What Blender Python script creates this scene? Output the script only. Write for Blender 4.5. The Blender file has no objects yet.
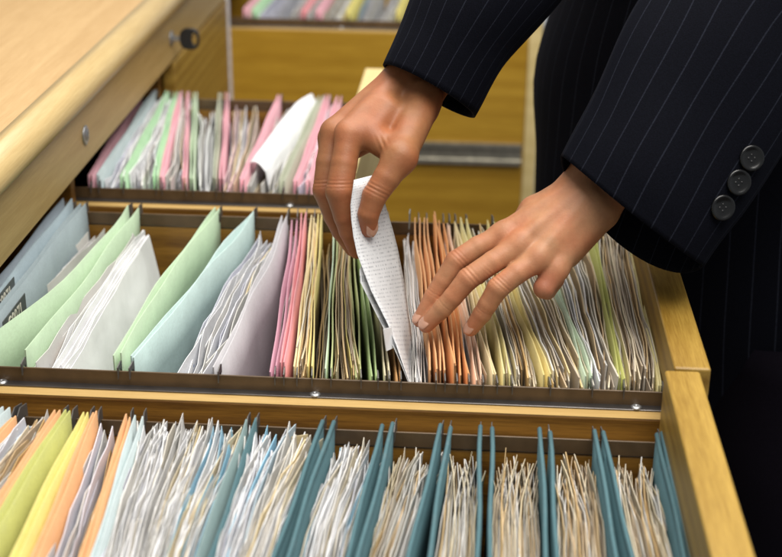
import bpy, bmesh, math, random
import numpy as np
from mathutils import Matrix, Vector

random.seed(7)
rng = np.random.default_rng(7)
sc = bpy.context.scene
col = sc.collection
rad = math.radians

# ------------------------------------------------------------------ camera
PITCH, YAW, ROLL, FPX, CAMH = 23.2, 3.53, 0.6, 1400.0, 0.522
PW, PH = 782.0, 557.0
cam_data = bpy.data.cameras.new('camera')
cam = bpy.data.objects.new('camera', cam_data)
col.objects.link(cam)
R3 = Matrix.Rotation(rad(YAW), 3, 'Z') @ Matrix.Rotation(rad(90 - PITCH), 3, 'X') @ Matrix.Rotation(rad(ROLL), 3, 'Z')
cam.matrix_world = Matrix.Translation((0, 0, CAMH)) @ R3.to_4x4()
cam_data.sensor_width = 36.0
cam_data.lens = 36.0 * FPX / PW
cam_data.clip_start = 0.05
cam_data.clip_end = 50
cam_data.dof.use_dof = True
cam_data.dof.focus_distance = 1.2
cam_data.dof.aperture_fstop = 5.6
sc.camera = cam

# ------------------------------------------------------------------ light
world = bpy.data.worlds.new('World')
sc.world = world
world.use_nodes = True
bg = world.node_tree.nodes['Background']
bg.inputs[0].default_value = (0.94, 0.97, 1.0, 1)
bg.inputs[1].default_value = 0.38

def area_light(name, loc, target, sx, sy, power, colr):
    l = bpy.data.lights.new(name, 'AREA')
    l.shape = 'RECTANGLE'; l.size = sx; l.size_y = sy
    l.energy = power; l.color = colr
    o = bpy.data.objects.new(name, l)
    col.objects.link(o)
    d = Vector(target) - Vector(loc)
    o.rotation_euler = d.to_track_quat('-Z', 'Y').to_euler()
    o.location = loc
    return o
area_light('ceiling_light', (0.35, 0.55, 1.75), (-0.05, 1.15, 0), 1.6, 1.0, 48, (1.0, 0.96, 0.90))
area_light('ceiling_light', (-0.15, 1.75, 1.8), (-0.2, 1.6, 0), 1.6, 0.9, 38, (1.0, 0.96, 0.90))
sc.view_settings.view_transform = 'Standard'
sc.view_settings.look = 'None'
sc.view_settings.exposure = 0.0
sc.view_settings.gamma = 1.0
sc.view_settings.use_curve_mapping = False
sc.render.engine = 'CYCLES'

# ------------------------------------------------------------------ pixel helpers (a pixel gives a direction only)
M = np.array(R3); C0 = np.array([0, 0, CAMH])
def cray(px, py): return M @ np.array([(px - PW / 2) / FPX, -(py - PH / 2) / FPX, -1.0])
def at_depth(px, py, zc): return C0 + cray(px, py) * zc
def on_z(px, py, z):
    d = cray(px, py); return C0 + d * ((z - C0[2]) / d[2])
def on_y(px, py, y):
    d = cray(px, py); return C0 + d * ((y - C0[1]) / d[1])
def solve_x(px, y, z):
    a = M.T @ np.array([1.0, 0, 0]); b = M.T @ (np.array([0, y, z]) - C0)
    k = (px - PW / 2) / FPX
    return float((-k * b[2] - b[0]) / (a[0] + k * a[2]))
RIGHT, UP, BACK = M[:, 0], M[:, 1], M[:, 2]

# ------------------------------------------------------------------ mesh helpers
def props(o, label=None, cat=None, group=None, kind=None):
    if label: o['label'] = label
    if cat: o['category'] = cat
    if group: o['group'] = group
    if kind: o['kind'] = kind
    return o
def empty(name, loc, label=None, cat=None, group=None):
    o = bpy.data.objects.new(name, None)
    o.empty_display_size = 0.02
    o.location = Vector([float(v) for v in loc])
    col.objects.link(o)
    return props(o, label, cat, group)
def world_loc(o):
    v = Vector((0, 0, 0))
    while o is not None:
        v += o.location; o = o.parent
    return v
def build(name, verts, faces, mat, parent=None, uvs=None, smooth=False, mats=None, fmat=None):
    """verts in world space; the object's origin sits on its parent's origin"""
    off = world_loc(parent) if parent else Vector((0, 0, 0))
    me = bpy.data.meshes.new(name)
    v = np.asarray(verts, float).reshape(-1, 3) - np.array(off)
    me.from_pydata(v.tolist(), [], [tuple(int(i) for i in f) for f in faces])
    if mats:
        for m in mats: me.materials.append(m)
        if fmat is not None: me.polygons.foreach_set('material_index', np.asarray(fmat, np.int32))
    else:
        me.materials.append(mat)
    if uvs is not None:
        lay = me.uv_layers.new(name='UVMap')
        li = np.zeros(len(me.loops), np.int32); me.loops.foreach_get('vertex_index', li)
        lay.data.foreach_set('uv', np.asarray(uvs, np.float32)[li].ravel())
    if smooth: me.polygons.foreach_set('use_smooth', [True] * len(me.polygons))
    me.update()
    o = bpy.data.objects.new(name, me)
    col.objects.link(o)
    if parent: o.parent = parent
    return o

def box(name, x0, x1, y0, y1, z0, z1, mat, parent=None, bevel=0.0015, seg=2):
    bm = bmesh.new()
    bmesh.ops.create_cube(bm, size=1)
    for v in bm.verts:
        v.co = Vector(((x0 + x1) / 2 + v.co.x * (x1 - x0), (y0 + y1) / 2 + v.co.y * (y1 - y0), (z0 + z1) / 2 + v.co.z * (z1 - z0)))
    if bevel > 0: bmesh.ops.bevel(bm, geom=bm.edges[:], offset=bevel, segments=seg, affect='EDGES', profile=0.5)
    off = world_loc(parent) if parent else Vector((0, 0, 0))
    for v in bm.verts: v.co -= off
    me = bpy.data.meshes.new(name); bm.to_mesh(me); bm.free()
    me.materials.append(mat)
    o = bpy.data.objects.new(name, me); col.objects.link(o)
    if parent: o.parent = parent
    return o

def extrude_profile(name, prof, axis, a0, a1, mat, parent=None, smooth=False):
    """prof: list of 2D points of a closed profile, extruded along X ('x': prof is (y,z)) or Y ('y': prof is (x,z))"""
    n = len(prof); v = []
    for a in (a0, a1):
        for p in prof: v.append((a, p[0], p[1]) if axis == 'x' else (p[0], a, p[1]))
    f = [(i, (i + 1) % n, n + (i + 1) % n, n + i) for i in range(n)]
    f += [tuple(range(n))[::-1], tuple(range(n, 2 * n))]
    o = build(name, v, f, mat, parent)
    bm = bmesh.new(); bm.from_mesh(o.data); bmesh.ops.recalc_face_normals(bm, faces=bm.faces[:]); bm.to_mesh(o.data); bm.free()
    return o

def revolve(name, centre, axis, prof, mat, parent=None, n=20):
    """prof: (radius, height along axis)"""
    ax = Vector(axis).normalized(); u = ax.orthogonal().normalized(); w = ax.cross(u)
    v = []; f = []
    for r, hgt in prof:
        for i in range(n):
            a = 2 * math.pi * i / n
            v.append(Vector(centre) + ax * hgt + (u * math.cos(a) + w * math.sin(a)) * r)
    for k in range(len(prof) - 1):
        for i in range(n):
            j = (i + 1) % n
            f.append((k * n + i, k * n + j, (k + 1) * n + j, (k + 1) * n + i))
    f.append(tuple(range(n))[::-1]); f.append(tuple(range((len(prof) - 1) * n, len(prof) * n)))
    return build(name, [tuple(p) for p in v], f, mat, parent, smooth=True)

# ------------------------------------------------------------------ materials
def new_mat(name):
    m = bpy.data.materials.new(name); m.use_nodes = True
    nt = m.node_tree; b = nt.nodes['Principled BSDF']
    return m, nt, b
def N(nt, t, **kw):
    n = nt.nodes.new(t)
    for k, v in kw.items(): setattr(n, k, v)
    return n
def ramp(nt, fac, stops):
    r = N(nt, 'ShaderNodeValToRGB'); e = r.color_ramp.elements
    while len(e) < len(stops): e.new(0.5)
    for i, (p, c) in enumerate(stops):
        e[i].position = p; e[i].color = (*c, 1)
    nt.links.new(fac, r.inputs[0]); return r

def wood_mat(name, dark, light, grain='x', rough=0.38, scale=1.0, coat=0.25, ringy=0.5):
    m, nt, b = new_mat(name)
    tc = N(nt, 'ShaderNodeTexCoord'); mp = N(nt, 'ShaderNodeMapping')
    s = {'x': (0.8, 18, 18), 'y': (18, 0.8, 18), 'z': (18, 18, 0.8)}[grain]
    mp.inputs['Scale'].default_value = tuple(v * scale for v in s)
    nt.links.new(tc.outputs['Object'], mp.inputs[0])
    n1 = N(nt, 'ShaderNodeTexNoise'); n1.inputs['Scale'].default_value = 2.2; n1.inputs['Detail'].default_value = 7; n1.inputs['Roughness'].default_value = 0.62; n1.inputs['Distortion'].default_value = 0.6
    nt.links.new(mp.outputs[0], n1.inputs[0])
    n2 = N(nt, 'ShaderNodeTexNoise'); n2.inputs['Scale'].default_value = 26; n2.inputs['Detail'].default_value = 8; n2.inputs['Roughness'].default_value = 0.7
    nt.links.new(mp.outputs[0], n2.inputs[0])
    wv = N(nt, 'ShaderNodeTexWave'); wv.wave_type = 'BANDS'; wv.bands_direction = 'Z' if grain != 'z' else 'X'
    wv.inputs['Scale'].default_value = 0.55; wv.inputs['Distortion'].default_value = 7; wv.inputs['Detail'].default_value = 3
    nt.links.new(mp.outputs[0], wv.inputs[0])
    mx = N(nt, 'ShaderNodeMix', data_type='FLOAT'); mx.inputs[0].default_value = ringy * 0.6
    nt.links.new(n1.outputs[0], mx.inputs[2]); nt.links.new(wv.outputs['Fac'], mx.inputs[3])
    mx2 = N(nt, 'ShaderNodeMix', data_type='FLOAT'); mx2.inputs[0].default_value = 0.5
    nt.links.new(mx.outputs[0], mx2.inputs[2]); nt.links.new(n2.outputs[0], mx2.inputs[3])
    mid = tuple((a + c) / 2 for a, c in zip(dark, light))
    r = ramp(nt, mx2.outputs[0], [(0.36, dark), (0.5, mid), (0.62, light)])
    nt.links.new(r.outputs[0], b.inputs['Base Color'])
    rr = N(nt, 'ShaderNodeMapRange'); rr.inputs['To Min'].default_value = rough - 0.06; rr.inputs['To Max'].default_value = rough + 0.12
    nt.links.new(n1.outputs[0], rr.inputs[0]); nt.links.new(rr.outputs[0], b.inputs['Roughness'])
    b.inputs['Coat Weight'].default_value = coat; b.inputs['Coat Roughness'].default_value = 0.3
    bp = N(nt, 'ShaderNodeBump'); bp.inputs['Strength'].default_value = 0.12; bp.inputs['Distance'].default_value = 0.001
    nt.links.new(n2.outputs[0], bp.inputs['Height']); nt.links.new(bp.outputs[0], b.inputs['Normal'])
    return m

def card_mat(name, c, rough=0.75, var=0.12, dirt=0.5):
    m, nt, b = new_mat(name)
    tc = N(nt, 'ShaderNodeTexCoord')
    n1 = N(nt, 'ShaderNodeTexNoise'); n1.inputs['Scale'].default_value = 14; n1.inputs['Detail'].default_value = 6; n1.inputs['Roughness'].default_value = 0.65
    nt.links.new(tc.outputs['Object'], n1.inputs[0])
    n2 = N(nt, 'ShaderNodeTexNoise'); n2.inputs['Scale'].default_value = 420; n2.inputs['Detail'].default_value = 2
    nt.links.new(tc.outputs['Object'], n2.inputs[0])
    lo = tuple(v * (1 - var * 1.6) for v in c); hi = tuple(min(1, v * (1 + var * 0.6)) for v in c)
    r = ramp(nt, n1.outputs[0], [(0.3, lo), (0.62, c), (0.8, hi)])
    mx = N(nt, 'ShaderNodeMix', data_type='RGBA', blend_type='MULTIPLY'); mx.inputs[0].default_value = 0.25 * dirt
    nt.links.new(r.outputs[0], mx.inputs[6])
    r2 = ramp(nt, n2.outputs[0], [(0.35, (0.55, 0.5, 0.45)), (0.6, (1, 1, 1))])
    nt.links.new(r2.outputs[0], mx.inputs[7]); nt.links.new(mx.outputs[2], b.inputs['Base Color'])
    n4 = N(nt, 'ShaderNodeTexNoise'); n4.inputs['Scale'].default_value = 38; n4.inputs['Detail'].default_value = 9; n4.inputs['Roughness'].default_value = 0.75; n4.inputs['Distortion'].default_value = 1.5
    nt.links.new(tc.outputs['Object'], n4.inputs[0])
    r4 = ramp(nt, n4.outputs[0], [(0.56, (0, 0, 0)), (0.70, (0.32, 0.32, 0.32))])
    mx4 = N(nt, 'ShaderNodeMix', data_type='RGBA'); nt.links.new(r4.outputs[0], mx4.inputs[0]); nt.links.new(mx.outputs[2], mx4.inputs[6])
    mx4.inputs[7].default_value = (*[0.55 * v + 0.14 for v in c], 1); nt.links.new(mx4.outputs[2], b.inputs['Base Color'])
    b.inputs['Roughness'].default_value = rough
    b.inputs['Specular IOR Level'].default_value = 0.3
    bp = N(nt, 'ShaderNodeBump'); bp.inputs['Strength'].default_value = 0.25; bp.inputs['Distance'].default_value = 0.0015
    nt.links.new(n1.outputs[0], bp.inputs['Height']); nt.links.new(bp.outputs[0], b.inputs['Normal'])
    return m

def paper_mat(name, c, ink=0.35, inkc=(0.12, 0.13, 0.2), rows=52, edge=(0.55, 0.42, 0.27), edge_w=0.10, edge_amt=0.45):
    """UV: u along the sheet's long side, v from the top edge (0) down (1); printed rows, yellowed margin, crumple"""
    m, nt, b = new_mat(name)
    uv = N(nt, 'ShaderNodeUVMap'); sep = N(nt, 'ShaderNodeSeparateXYZ'); nt.links.new(uv.outputs[0], sep.inputs[0])
    def mth(op, a, bb=None, c2=None):
        n = N(nt, 'ShaderNodeMath', operation=op)
        for i, v in enumerate((a, bb, c2)):
            if v is None: continue
            if isinstance(v, (int, float)): n.inputs[i].default_value = v
            else: nt.links.new(v, n.inputs[i])
        return n.outputs[0]
    oi = N(nt, 'ShaderNodeObjectInfo')
    u = sep.outputs[0]; v = sep.outputs[1]
    rowf = mth('MULTIPLY', u, rows)
    fr = mth('FRACT', rowf); inrow = mth('LESS_THAN', fr, 0.42)
    rid = mth('FLOOR', rowf)
    cmb = N(nt, 'ShaderNodeCombineXYZ')
    nt.links.new(mth('MULTIPLY', v, 60), cmb.inputs[0]); nt.links.new(mth('MULTIPLY', rid, 7.3), cmb.inputs[1])
    nt.links.new(mth('MULTIPLY', oi.outputs['Random'], 90), cmb.inputs[2])
    tn = N(nt, 'ShaderNodeTexNoise'); tn.inputs['Scale'].default_value = 1.6; tn.inputs['Detail'].default_value = 3
    nt.links.new(cmb.outputs[0], tn.inputs[0])
    word = mth('GREATER_THAN', tn.outputs[0], 0.53)
    inside = mth('MULTIPLY', mth('GREATER_THAN', v, 0.06), mth('MULTIPLY', mth('GREATER_THAN', u, 0.08), mth('LESS_THAN', u, 0.92)))
    inkm = mth('MULTIPLY', mth('MULTIPLY', inrow, word), mth('MULTIPLY', inside, ink))
    tc = N(nt, 'ShaderNodeTexCoord')
    n1 = N(nt, 'ShaderNodeTexNoise'); n1.inputs['Scale'].default_value = 22; n1.inputs['Detail'].default_value = 5
    nt.links.new(tc.outputs['Object'], n1.inputs[0])
    n3 = N(nt, 'ShaderNodeTexNoise'); n3.inputs['Scale'].default_value = 5; n3.inputs['Detail'].default_value = 3
    nt.links.new(tc.outputs['Object'], n3.inputs[0])
    r = ramp(nt, n1.outputs[0], [(0.3, tuple(x * 0.84 for x in c)), (0.65, c)])
    mxe = N(nt, 'ShaderNodeMix', data_type='RGBA')
    ed = mth('SUBTRACT', 1.0, mth('DIVIDE', v, edge_w)); ed = mth('MAXIMUM', ed, 0.0)
    ed = mth('MULTIPLY', ed, mth('MULTIPLY', n3.outputs[0], edge_amt * 1.7))
    nt.links.new(ed, mxe.inputs[0]); nt.links.new(r.outputs[0], mxe.inputs[6]); mxe.inputs[7].default_value = (*edge, 1)
    mxi = N(nt, 'ShaderNodeMix', data_type='RGBA'); nt.links.new(inkm, mxi.inputs[0])
    nt.links.new(mxe.outputs[2], mxi.inputs[6]); mxi.inputs[7].default_value = (*inkc, 1)
    hsv = N(nt, 'ShaderNodeHueSaturation'); nt.links.new(mxi.outputs[2], hsv.inputs['Color'])
    nt.links.new(mth('ADD', mth('MULTIPLY', oi.outputs['Random'], 0.16), 0.92), hsv.inputs['Value'])
    nt.links.new(mth('ADD', mth('MULTIPLY', oi.outputs['Random'], 0.8), 0.6), hsv.inputs['Saturation'])
    nt.links.new(hsv.outputs[0], b.inputs['Base Color'])
    b.inputs['Roughness'].default_value = 0.8; b.inputs['Specular IOR Level'].default_value = 0.25
    bp = N(nt, 'ShaderNodeBump'); bp.inputs['Strength'].default_value = 0.35; bp.inputs['Distance'].default_value = 0.004
    nt.links.new(n1.outputs[0], bp.inputs['Height']); nt.links.new(bp.outputs[0], b.inputs['Normal'])
    tr = N(nt, 'ShaderNodeBsdfTranslucent'); nt.links.new(hsv.outputs[0], tr.inputs['Color'])
    ms = N(nt, 'ShaderNodeMixShader'); ms.inputs[0].default_value = 0.15
    nt.links.new(b.outputs[0], ms.inputs[1]); nt.links.new(tr.outputs[0], ms.inputs[2])
    nt.links.new(ms.outputs[0], nt.nodes['Material Output'].inputs['Surface'])
    return m

def plain_mat(name, c, rough=0.5, metal=0.0, bump=0.0, bscale=80):
    m, nt, b = new_mat(name)
    tc = N(nt, 'ShaderNodeTexCoord'); n1 = N(nt, 'ShaderNodeTexNoise'); n1.inputs['Scale'].default_value = bscale; n1.inputs['Detail'].default_value = 5
    nt.links.new(tc.outputs['Object'], n1.inputs[0])
    r = ramp(nt, n1.outputs[0], [(0.3, tuple(v * 0.75 for v in c)), (0.7, tuple(min(1, v * 1.12) for v in c))])
    nt.links.new(r.outputs[0], b.inputs['Base Color'])
    b.inputs['Roughness'].default_value = rough; b.inputs['Metallic'].default_value = metal
    if bump:
        bp = N(nt, 'ShaderNodeBump'); bp.inputs['Strength'].default_value = bump; bp.inputs['Distance'].default_value = 0.001
        nt.links.new(n1.outputs[0], bp.inputs['Height']); nt.links.new(bp.outputs[0], b.inputs['Normal'])
    return m

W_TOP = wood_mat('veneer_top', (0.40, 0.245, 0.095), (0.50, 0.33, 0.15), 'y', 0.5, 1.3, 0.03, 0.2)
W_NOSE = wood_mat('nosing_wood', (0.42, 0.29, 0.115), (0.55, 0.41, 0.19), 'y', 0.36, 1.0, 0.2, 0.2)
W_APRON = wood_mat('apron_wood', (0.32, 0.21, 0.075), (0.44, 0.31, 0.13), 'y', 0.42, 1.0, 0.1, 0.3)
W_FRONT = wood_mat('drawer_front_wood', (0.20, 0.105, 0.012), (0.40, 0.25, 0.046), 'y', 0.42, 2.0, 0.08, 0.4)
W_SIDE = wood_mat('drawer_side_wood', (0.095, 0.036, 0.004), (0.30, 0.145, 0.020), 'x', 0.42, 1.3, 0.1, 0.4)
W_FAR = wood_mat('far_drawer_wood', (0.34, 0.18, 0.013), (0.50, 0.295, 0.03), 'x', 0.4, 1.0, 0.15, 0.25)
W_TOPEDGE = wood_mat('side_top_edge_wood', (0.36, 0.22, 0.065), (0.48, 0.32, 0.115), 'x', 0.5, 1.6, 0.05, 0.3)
W_CREAM = wood_mat('cream_edge_wood', (0.62, 0.48, 0.20), (0.76, 0.61, 0.30), 'y', 0.45, 1.0, 0.1, 0.3)
RAIL = plain_mat('brown_rail_paint', (0.115, 0.072, 0.036), 0.38, 0.15, 0.05, 60)
RAIL_F = plain_mat('rail_flange_steel', (0.13, 0.12, 0.115), 0.3, 0.8, 0.05, 40)
STEEL = plain_mat('steel', (0.45, 0.46, 0.47), 0.42, 0.9)
SLIDE = plain_mat('slide_steel', (0.42, 0.40, 0.34), 0.35, 0.75)
HANGER = plain_mat('hanger_steel', (0.11, 0.105, 0.10), 0.45, 0.4)
BLACKP = plain_mat('black_plastic', (0.012, 0.012, 0.013), 0.32)
WHITE_TRIM = plain_mat('white_trim', (0.72, 0.70, 0.72), 0.35)
FLOORM = plain_mat('floor_vinyl', (0.10, 0.09, 0.085), 0.5, 0, 0.05, 12)
TABM = plain_mat('grey_tag_plastic', (0.085, 0.095, 0.095), 0.4)
LETTER = plain_mat('tag_lettering', (0.62, 0.60, 0.50), 0.6)

CARD = {k: card_mat('card_' + k, c) for k, c in dict(
    mint=(0.42, 0.55, 0.38), green=(0.38, 0.58, 0.37), sage=(0.33, 0.43, 0.20), lime=(0.42, 0.46, 0.22), palegreen=(0.47, 0.57, 0.42),
    aqua=(0.43, 0.56, 0.54), bluegrey=(0.32, 0.40, 0.44), slate=(0.28, 0.34, 0.36), greygreen=(0.40, 0.42, 0.33),
    lavender=(0.47, 0.46, 0.48), mauve=(0.50, 0.27, 0.34), pink=(0.64, 0.28, 0.30), rose=(0.66, 0.36, 0.41), cream=(0.68, 0.56, 0.33),
    buff=(0.64, 0.53, 0.22), yellow=(0.62, 0.55, 0.18), paleyellow=(0.68, 0.60, 0.30), olive=(0.45, 0.46, 0.15), orange=(0.64, 0.31, 0.13), peach=(0.66, 0.36, 0.175),
    brown=(0.46, 0.26, 0.11), beige=(0.58, 0.52, 0.35), blush=(0.70, 0.49, 0.36), teal=(0.078, 0.160, 0.182), tealgrey=(0.20, 0.28, 0.28),
    ice=(0.46, 0.54, 0.55), lightblue=(0.45, 0.53, 0.60)).items()}
PAPER = dict(
    white=paper_mat('paper_white', (0.80, 0.80, 0.79), 0.28, edge_amt=0.2),
    plain=paper_mat('paper_plain', (0.90, 0.905, 0.92), 0.0, edge_amt=0.06),
    form=paper_mat('paper_form', (0.82, 0.84, 0.88), 0.55, (0.10, 0.18, 0.36), 34, edge_amt=0.15),
    cream=paper_mat('paper_cream', (0.78, 0.72, 0.58), 0.25, edge_amt=0.3),
    grey=paper_mat('paper_grey', (0.66, 0.67, 0.66), 0.3, edge_amt=0.2),
    blue=paper_mat('paper_blue', (0.42, 0.64, 0.78), 0.25, (0.05, 0.1, 0.3), edge_amt=0.1),
    yellow=paper_mat('paper_yellow', (0.85, 0.72, 0.46), 0.2, edge_amt=0.2),
    old=paper_mat('paper_old', (0.74, 0.64, 0.47), 0.3, (0.2, 0.13, 0.08), 52, (0.50, 0.34, 0.19), 0.25, 0.6),
    tan=paper_mat('paper_tan', (0.70, 0.56, 0.37), 0.25, (0.1, 0.07, 0.04), 52, (0.38, 0.24, 0.12), 0.3, 0.6),
    dark=paper_mat('paper_dark', (0.42, 0.32, 0.19), 0.2, (0.05, 0.04, 0.03), 52, (0.2, 0.13, 0.07), 0.3, 0.6),
    olive=paper_mat('paper_olive', (0.64, 0.60, 0.36), 0.2, (0.1, 0.08, 0.04), 52, (0.36, 0.28, 0.13), 0.3, 0.6),
    peach=paper_mat('paper_peach', (0.85, 0.62, 0.42), 0.15),
    pinkish=paper_mat('paper_pink', (0.82, 0.68, 0.71), 0.2, edge_amt=0.1),
    lilac=paper_mat('paper_lilac', (0.77, 0.78, 0.86), 0.3, edge_amt=0.1))

# ------------------------------------------------------------------ setting: floor, cabinet, drawers
FLOOR = -0.85
XF = -0.414          # cabinet front plane
ROWS = {'front': (0.602, 0.962, -0.022), 'middle': (1.006, 1.366, 0.0), 'third': (1.443, 1.803, 0.0), 'far': (2.296, 2.656, 0.0)}
bounds = [0.10, 0.531, 0.967, 1.403, 1.839, 2.272, 2.708]
fl = build('floor', [(-3, -1, FLOOR), (3, -1, FLOOR), (3, 6, FLOOR), (-3, 6, FLOOR)], [(0, 1, 2, 3)], FLOORM)
props(fl, kind='structure')

cab = empty('filing_cabinet', (-0.75, 1.4, FLOOR), 'long pale wooden filing cabinet with rounded top edge and open drawers', 'cabinet')
Y0, Y1 = 0.1, 3.1
# top slab with bullnose nosing
prof = [(-1.10, 0.106), (-1.10, 0.142), (-0.428, 0.142)]
box('top_panel', -1.10, -0.4285, Y0, Y1, 0.107, 0.1415, W_TOP, cab, 0)
nose = [(-0.428, 0.106), (-0.428, 0.142)]
for k in range(9):
    a = math.pi / 2 - math.pi * k / 8
    nose.append((-0.418 + 0.0185 * math.cos(a), 0.124 + 0.0182 * math.sin(a)))
ns = extrude_profile('nosing', nose, 'y', Y0, Y1, W_NOSE, cab)
ns.data.polygons.foreach_set('use_smooth', [len(p.vertices) == 4 for p in ns.data.polygons])
box('apron', -0.432, XF, Y0, Y1, 0.041, 0.1055, W_APRON, cab, 0.001)
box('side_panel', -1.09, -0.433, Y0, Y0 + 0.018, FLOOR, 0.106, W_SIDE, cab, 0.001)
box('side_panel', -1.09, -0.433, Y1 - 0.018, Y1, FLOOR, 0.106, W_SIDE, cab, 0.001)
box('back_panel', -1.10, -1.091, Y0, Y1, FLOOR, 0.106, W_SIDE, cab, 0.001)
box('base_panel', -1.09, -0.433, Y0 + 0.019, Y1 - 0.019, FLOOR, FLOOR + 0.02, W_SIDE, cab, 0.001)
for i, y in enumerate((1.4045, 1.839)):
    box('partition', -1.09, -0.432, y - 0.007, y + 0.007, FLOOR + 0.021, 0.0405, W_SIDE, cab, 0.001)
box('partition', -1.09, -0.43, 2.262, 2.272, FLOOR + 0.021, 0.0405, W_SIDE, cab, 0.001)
box('edge_trim', -0.4295, -0.411, 2.2605, 2.2735, FLOOR + 0.03, 0.0405, WHITE_TRIM, cab, 0.002)
# lower tier of the cabinet front, below the open drawers
for i in range(len(bounds) - 1):
    box('lower_drawer_front', -0.43, XF, bounds[i] + 0.002, bounds[i + 1] - 0.002, FLOOR + 0.06, -0.32, W_FRONT, cab, 0.002)

def lock(y, z, with_key):
    t = revolve('lock_plate', (XF + 0.0002, y, z), (1, 0, 0), [(0.0105, 0), (0.0105, 0.0012), (0.0085, 0.0022), (0.0075, 0.0022), (0.0062, 0.0012), (0.006, 0.003), (0.0, 0.0031)], STEEL, cab, 24)
    box('key_slot', XF + 0.003, XF + 0.0036, y - 0.0006, y + 0.0006, z - 0.004, z + 0.004, BLACKP, t, 0)
    return t
lock(1.403, 0.073, False); lock(1.839, 0.073, True)
# key standing in the second lock
key = empty('key', (XF + 0.003, 1.839, 0.073), 'black plastic headed key standing in the cabinet lock', 'key')
box('blade', XF + 0.0035, XF + 0.012, 1.8382, 1.8398, 0.0695, 0.0765, STEEL, key, 0.0003)
bm = bmesh.new()
hv = []; nseg = 24
for yy in (-0.0028, 0.0028):
    ring_o = []; ring_i = []
    for k in range(nseg):
        a = 2 * math.pi * k / nseg
        ring_o.append(bm.verts.new((0.0135 * math.copysign(abs(math.cos(a)) ** 0.75, math.cos(a)), yy, 0.0145 * math.copysign(abs(math.sin(a)) ** 0.75, math.sin(a)))))
        ring_i.append(bm.verts.new((0.0065 + 0.0036 * math.cos(a), yy, 0.0085 * math.sin(a))))
    hv.append((ring_o, ring_i))
for k in range(nseg):
    j = (k + 1) % nseg
    (o0, i0), (o1, i1) = hv
    bm.faces.new((o0[k], o0[j], o1[j], o1[k])); bm.faces.new((i0[j], i0[k], i1[k], i1[j]))
    bm.faces.new((o0[j], o0[k], i0[k], i0[j])); bm.faces.new((o1[k], o1[j], i1[j], i1[k]))
for v in bm.verts: v.co += Vector((0.0225, 0, 0))
me = bpy.data.meshes.new('head'); bm.to_mesh(me); bm.free(); me.materials.append(BLACKP)
ko = bpy.data.objects.new('head', me); col.objects.link(ko); ko.parent = key
md = ko.modifiers.new('bevel', 'BEVEL'); md.width = 0.0012; md.segments = 2

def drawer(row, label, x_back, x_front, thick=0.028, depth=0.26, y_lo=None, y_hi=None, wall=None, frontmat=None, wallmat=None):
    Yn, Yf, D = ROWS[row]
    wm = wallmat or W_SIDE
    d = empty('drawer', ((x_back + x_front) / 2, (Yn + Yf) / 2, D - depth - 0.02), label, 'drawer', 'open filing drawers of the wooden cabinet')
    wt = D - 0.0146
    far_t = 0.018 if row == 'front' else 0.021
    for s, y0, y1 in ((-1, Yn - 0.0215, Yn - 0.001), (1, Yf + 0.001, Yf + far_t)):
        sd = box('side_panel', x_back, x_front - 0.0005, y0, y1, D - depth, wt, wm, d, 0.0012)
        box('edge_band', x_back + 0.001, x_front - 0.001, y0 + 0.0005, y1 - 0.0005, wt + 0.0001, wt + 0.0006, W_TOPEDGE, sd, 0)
        # L shaped rail: standing lip + flange lying on the panel's top edge
        yl = Yn if s < 0 else Yf
        o = -s  # lip's outside direction is away from the folders
        lip = box('rail', x_back + 0.02, x_front - 0.0008, min(yl, yl + s * 0.0014), max(yl, yl + s * 0.0014), D - 0.0132, D, RAIL, d, 0.0004, 1)
        ya, yb = sorted((yl + s * 0.0002, yl + s * 0.0092))
        fln = box('flange', x_back + 0.02, x_front - 0.0009, ya, yb, D - 0.0139, D - 0.0125, RAIL_F, lip, 0.0003, 1)
        if s < 0:
            for xs in (np.arange(x_front - 0.022, x_back, -0.2585) if row == 'middle' else np.arange(x_front - 0.05, x_back, -0.26)):
                revolve('screw', (float(xs), yl - 0.0052, D - 0.0125), (0, 0, 1), [(0.0046, 0), (0.0044, 0.0008), (0.003, 0.0017), (0.0012, 0.0019), (0.0008, 0.0014)], STEEL, lip, 18)
    box('bottom_panel', x_back, x_front - 0.001, Yn - 0.0005, Yf + 0.0005, D - depth + 0.004, D - depth + 0.010, wm, d, 0.0005)
    box('back_panel', x_back, x_back + 0.012, Yn - 0.0008, Yf + 0.0008, D - depth + 0.0105, D - 0.03, wm, d, 0.001)
    fr = box('front_panel', x_front, x_front + thick, y_lo, y_hi, D - depth - 0.02, 0.04, frontmat or W_FRONT, d, 0.0022, 3)
    return d, fr
ctr = lambda row: None
dm, dmf = drawer('middle', 'open drawer of mixed coloured folders that the hands reach into', -0.45, 0.158, y_lo=0.969, y_hi=1.401)
dfr, dff = drawer('front', 'open drawer of teal hanging folders packed with ragged papers', -0.46, 0.150, y_lo=0.533, y_hi=0.965, thick=0.0268)
dth, dtf = drawer('third', 'open drawer of pink and pale green folders behind the mint folders', -0.76, -0.151, y_lo=1.405, y_hi=1.837, thick=0.026, frontmat=W_CREAM)
dfa, dfaf = drawer('far', 'open drawer showing its long plain wooden side with a steel runner', -0.50, 0.082, y_lo=2.277, y_hi=2.706, depth=0.36, thick=0.022, frontmat=W_CREAM, wallmat=W_FAR)
# runner on the far drawer's outer side
rn = extrude_profile('runner', [(2.274, -0.235), (2.274, -0.199), (2.2655, -0.199), (2.2655, -0.206), (2.2705, -0.2075), (2.2705, -0.2265), (2.2655, -0.228), (2.2655, -0.235)], 'x', -0.40, 0.079, SLIDE, dfa)
# small paper label inside the front drawer's front panel
lab = build('label_card', [(0.1494, 0.905, -0.012), (0.1494, 0.935, -0.012), (0.1494, 0.935, -0.052), (0.1494, 0.905, -0.052)], [(0, 1, 2, 3)], PAPER['grey'], dff, uvs=[(0, 0), (1, 0), (1, 1), (0, 1)])
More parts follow.
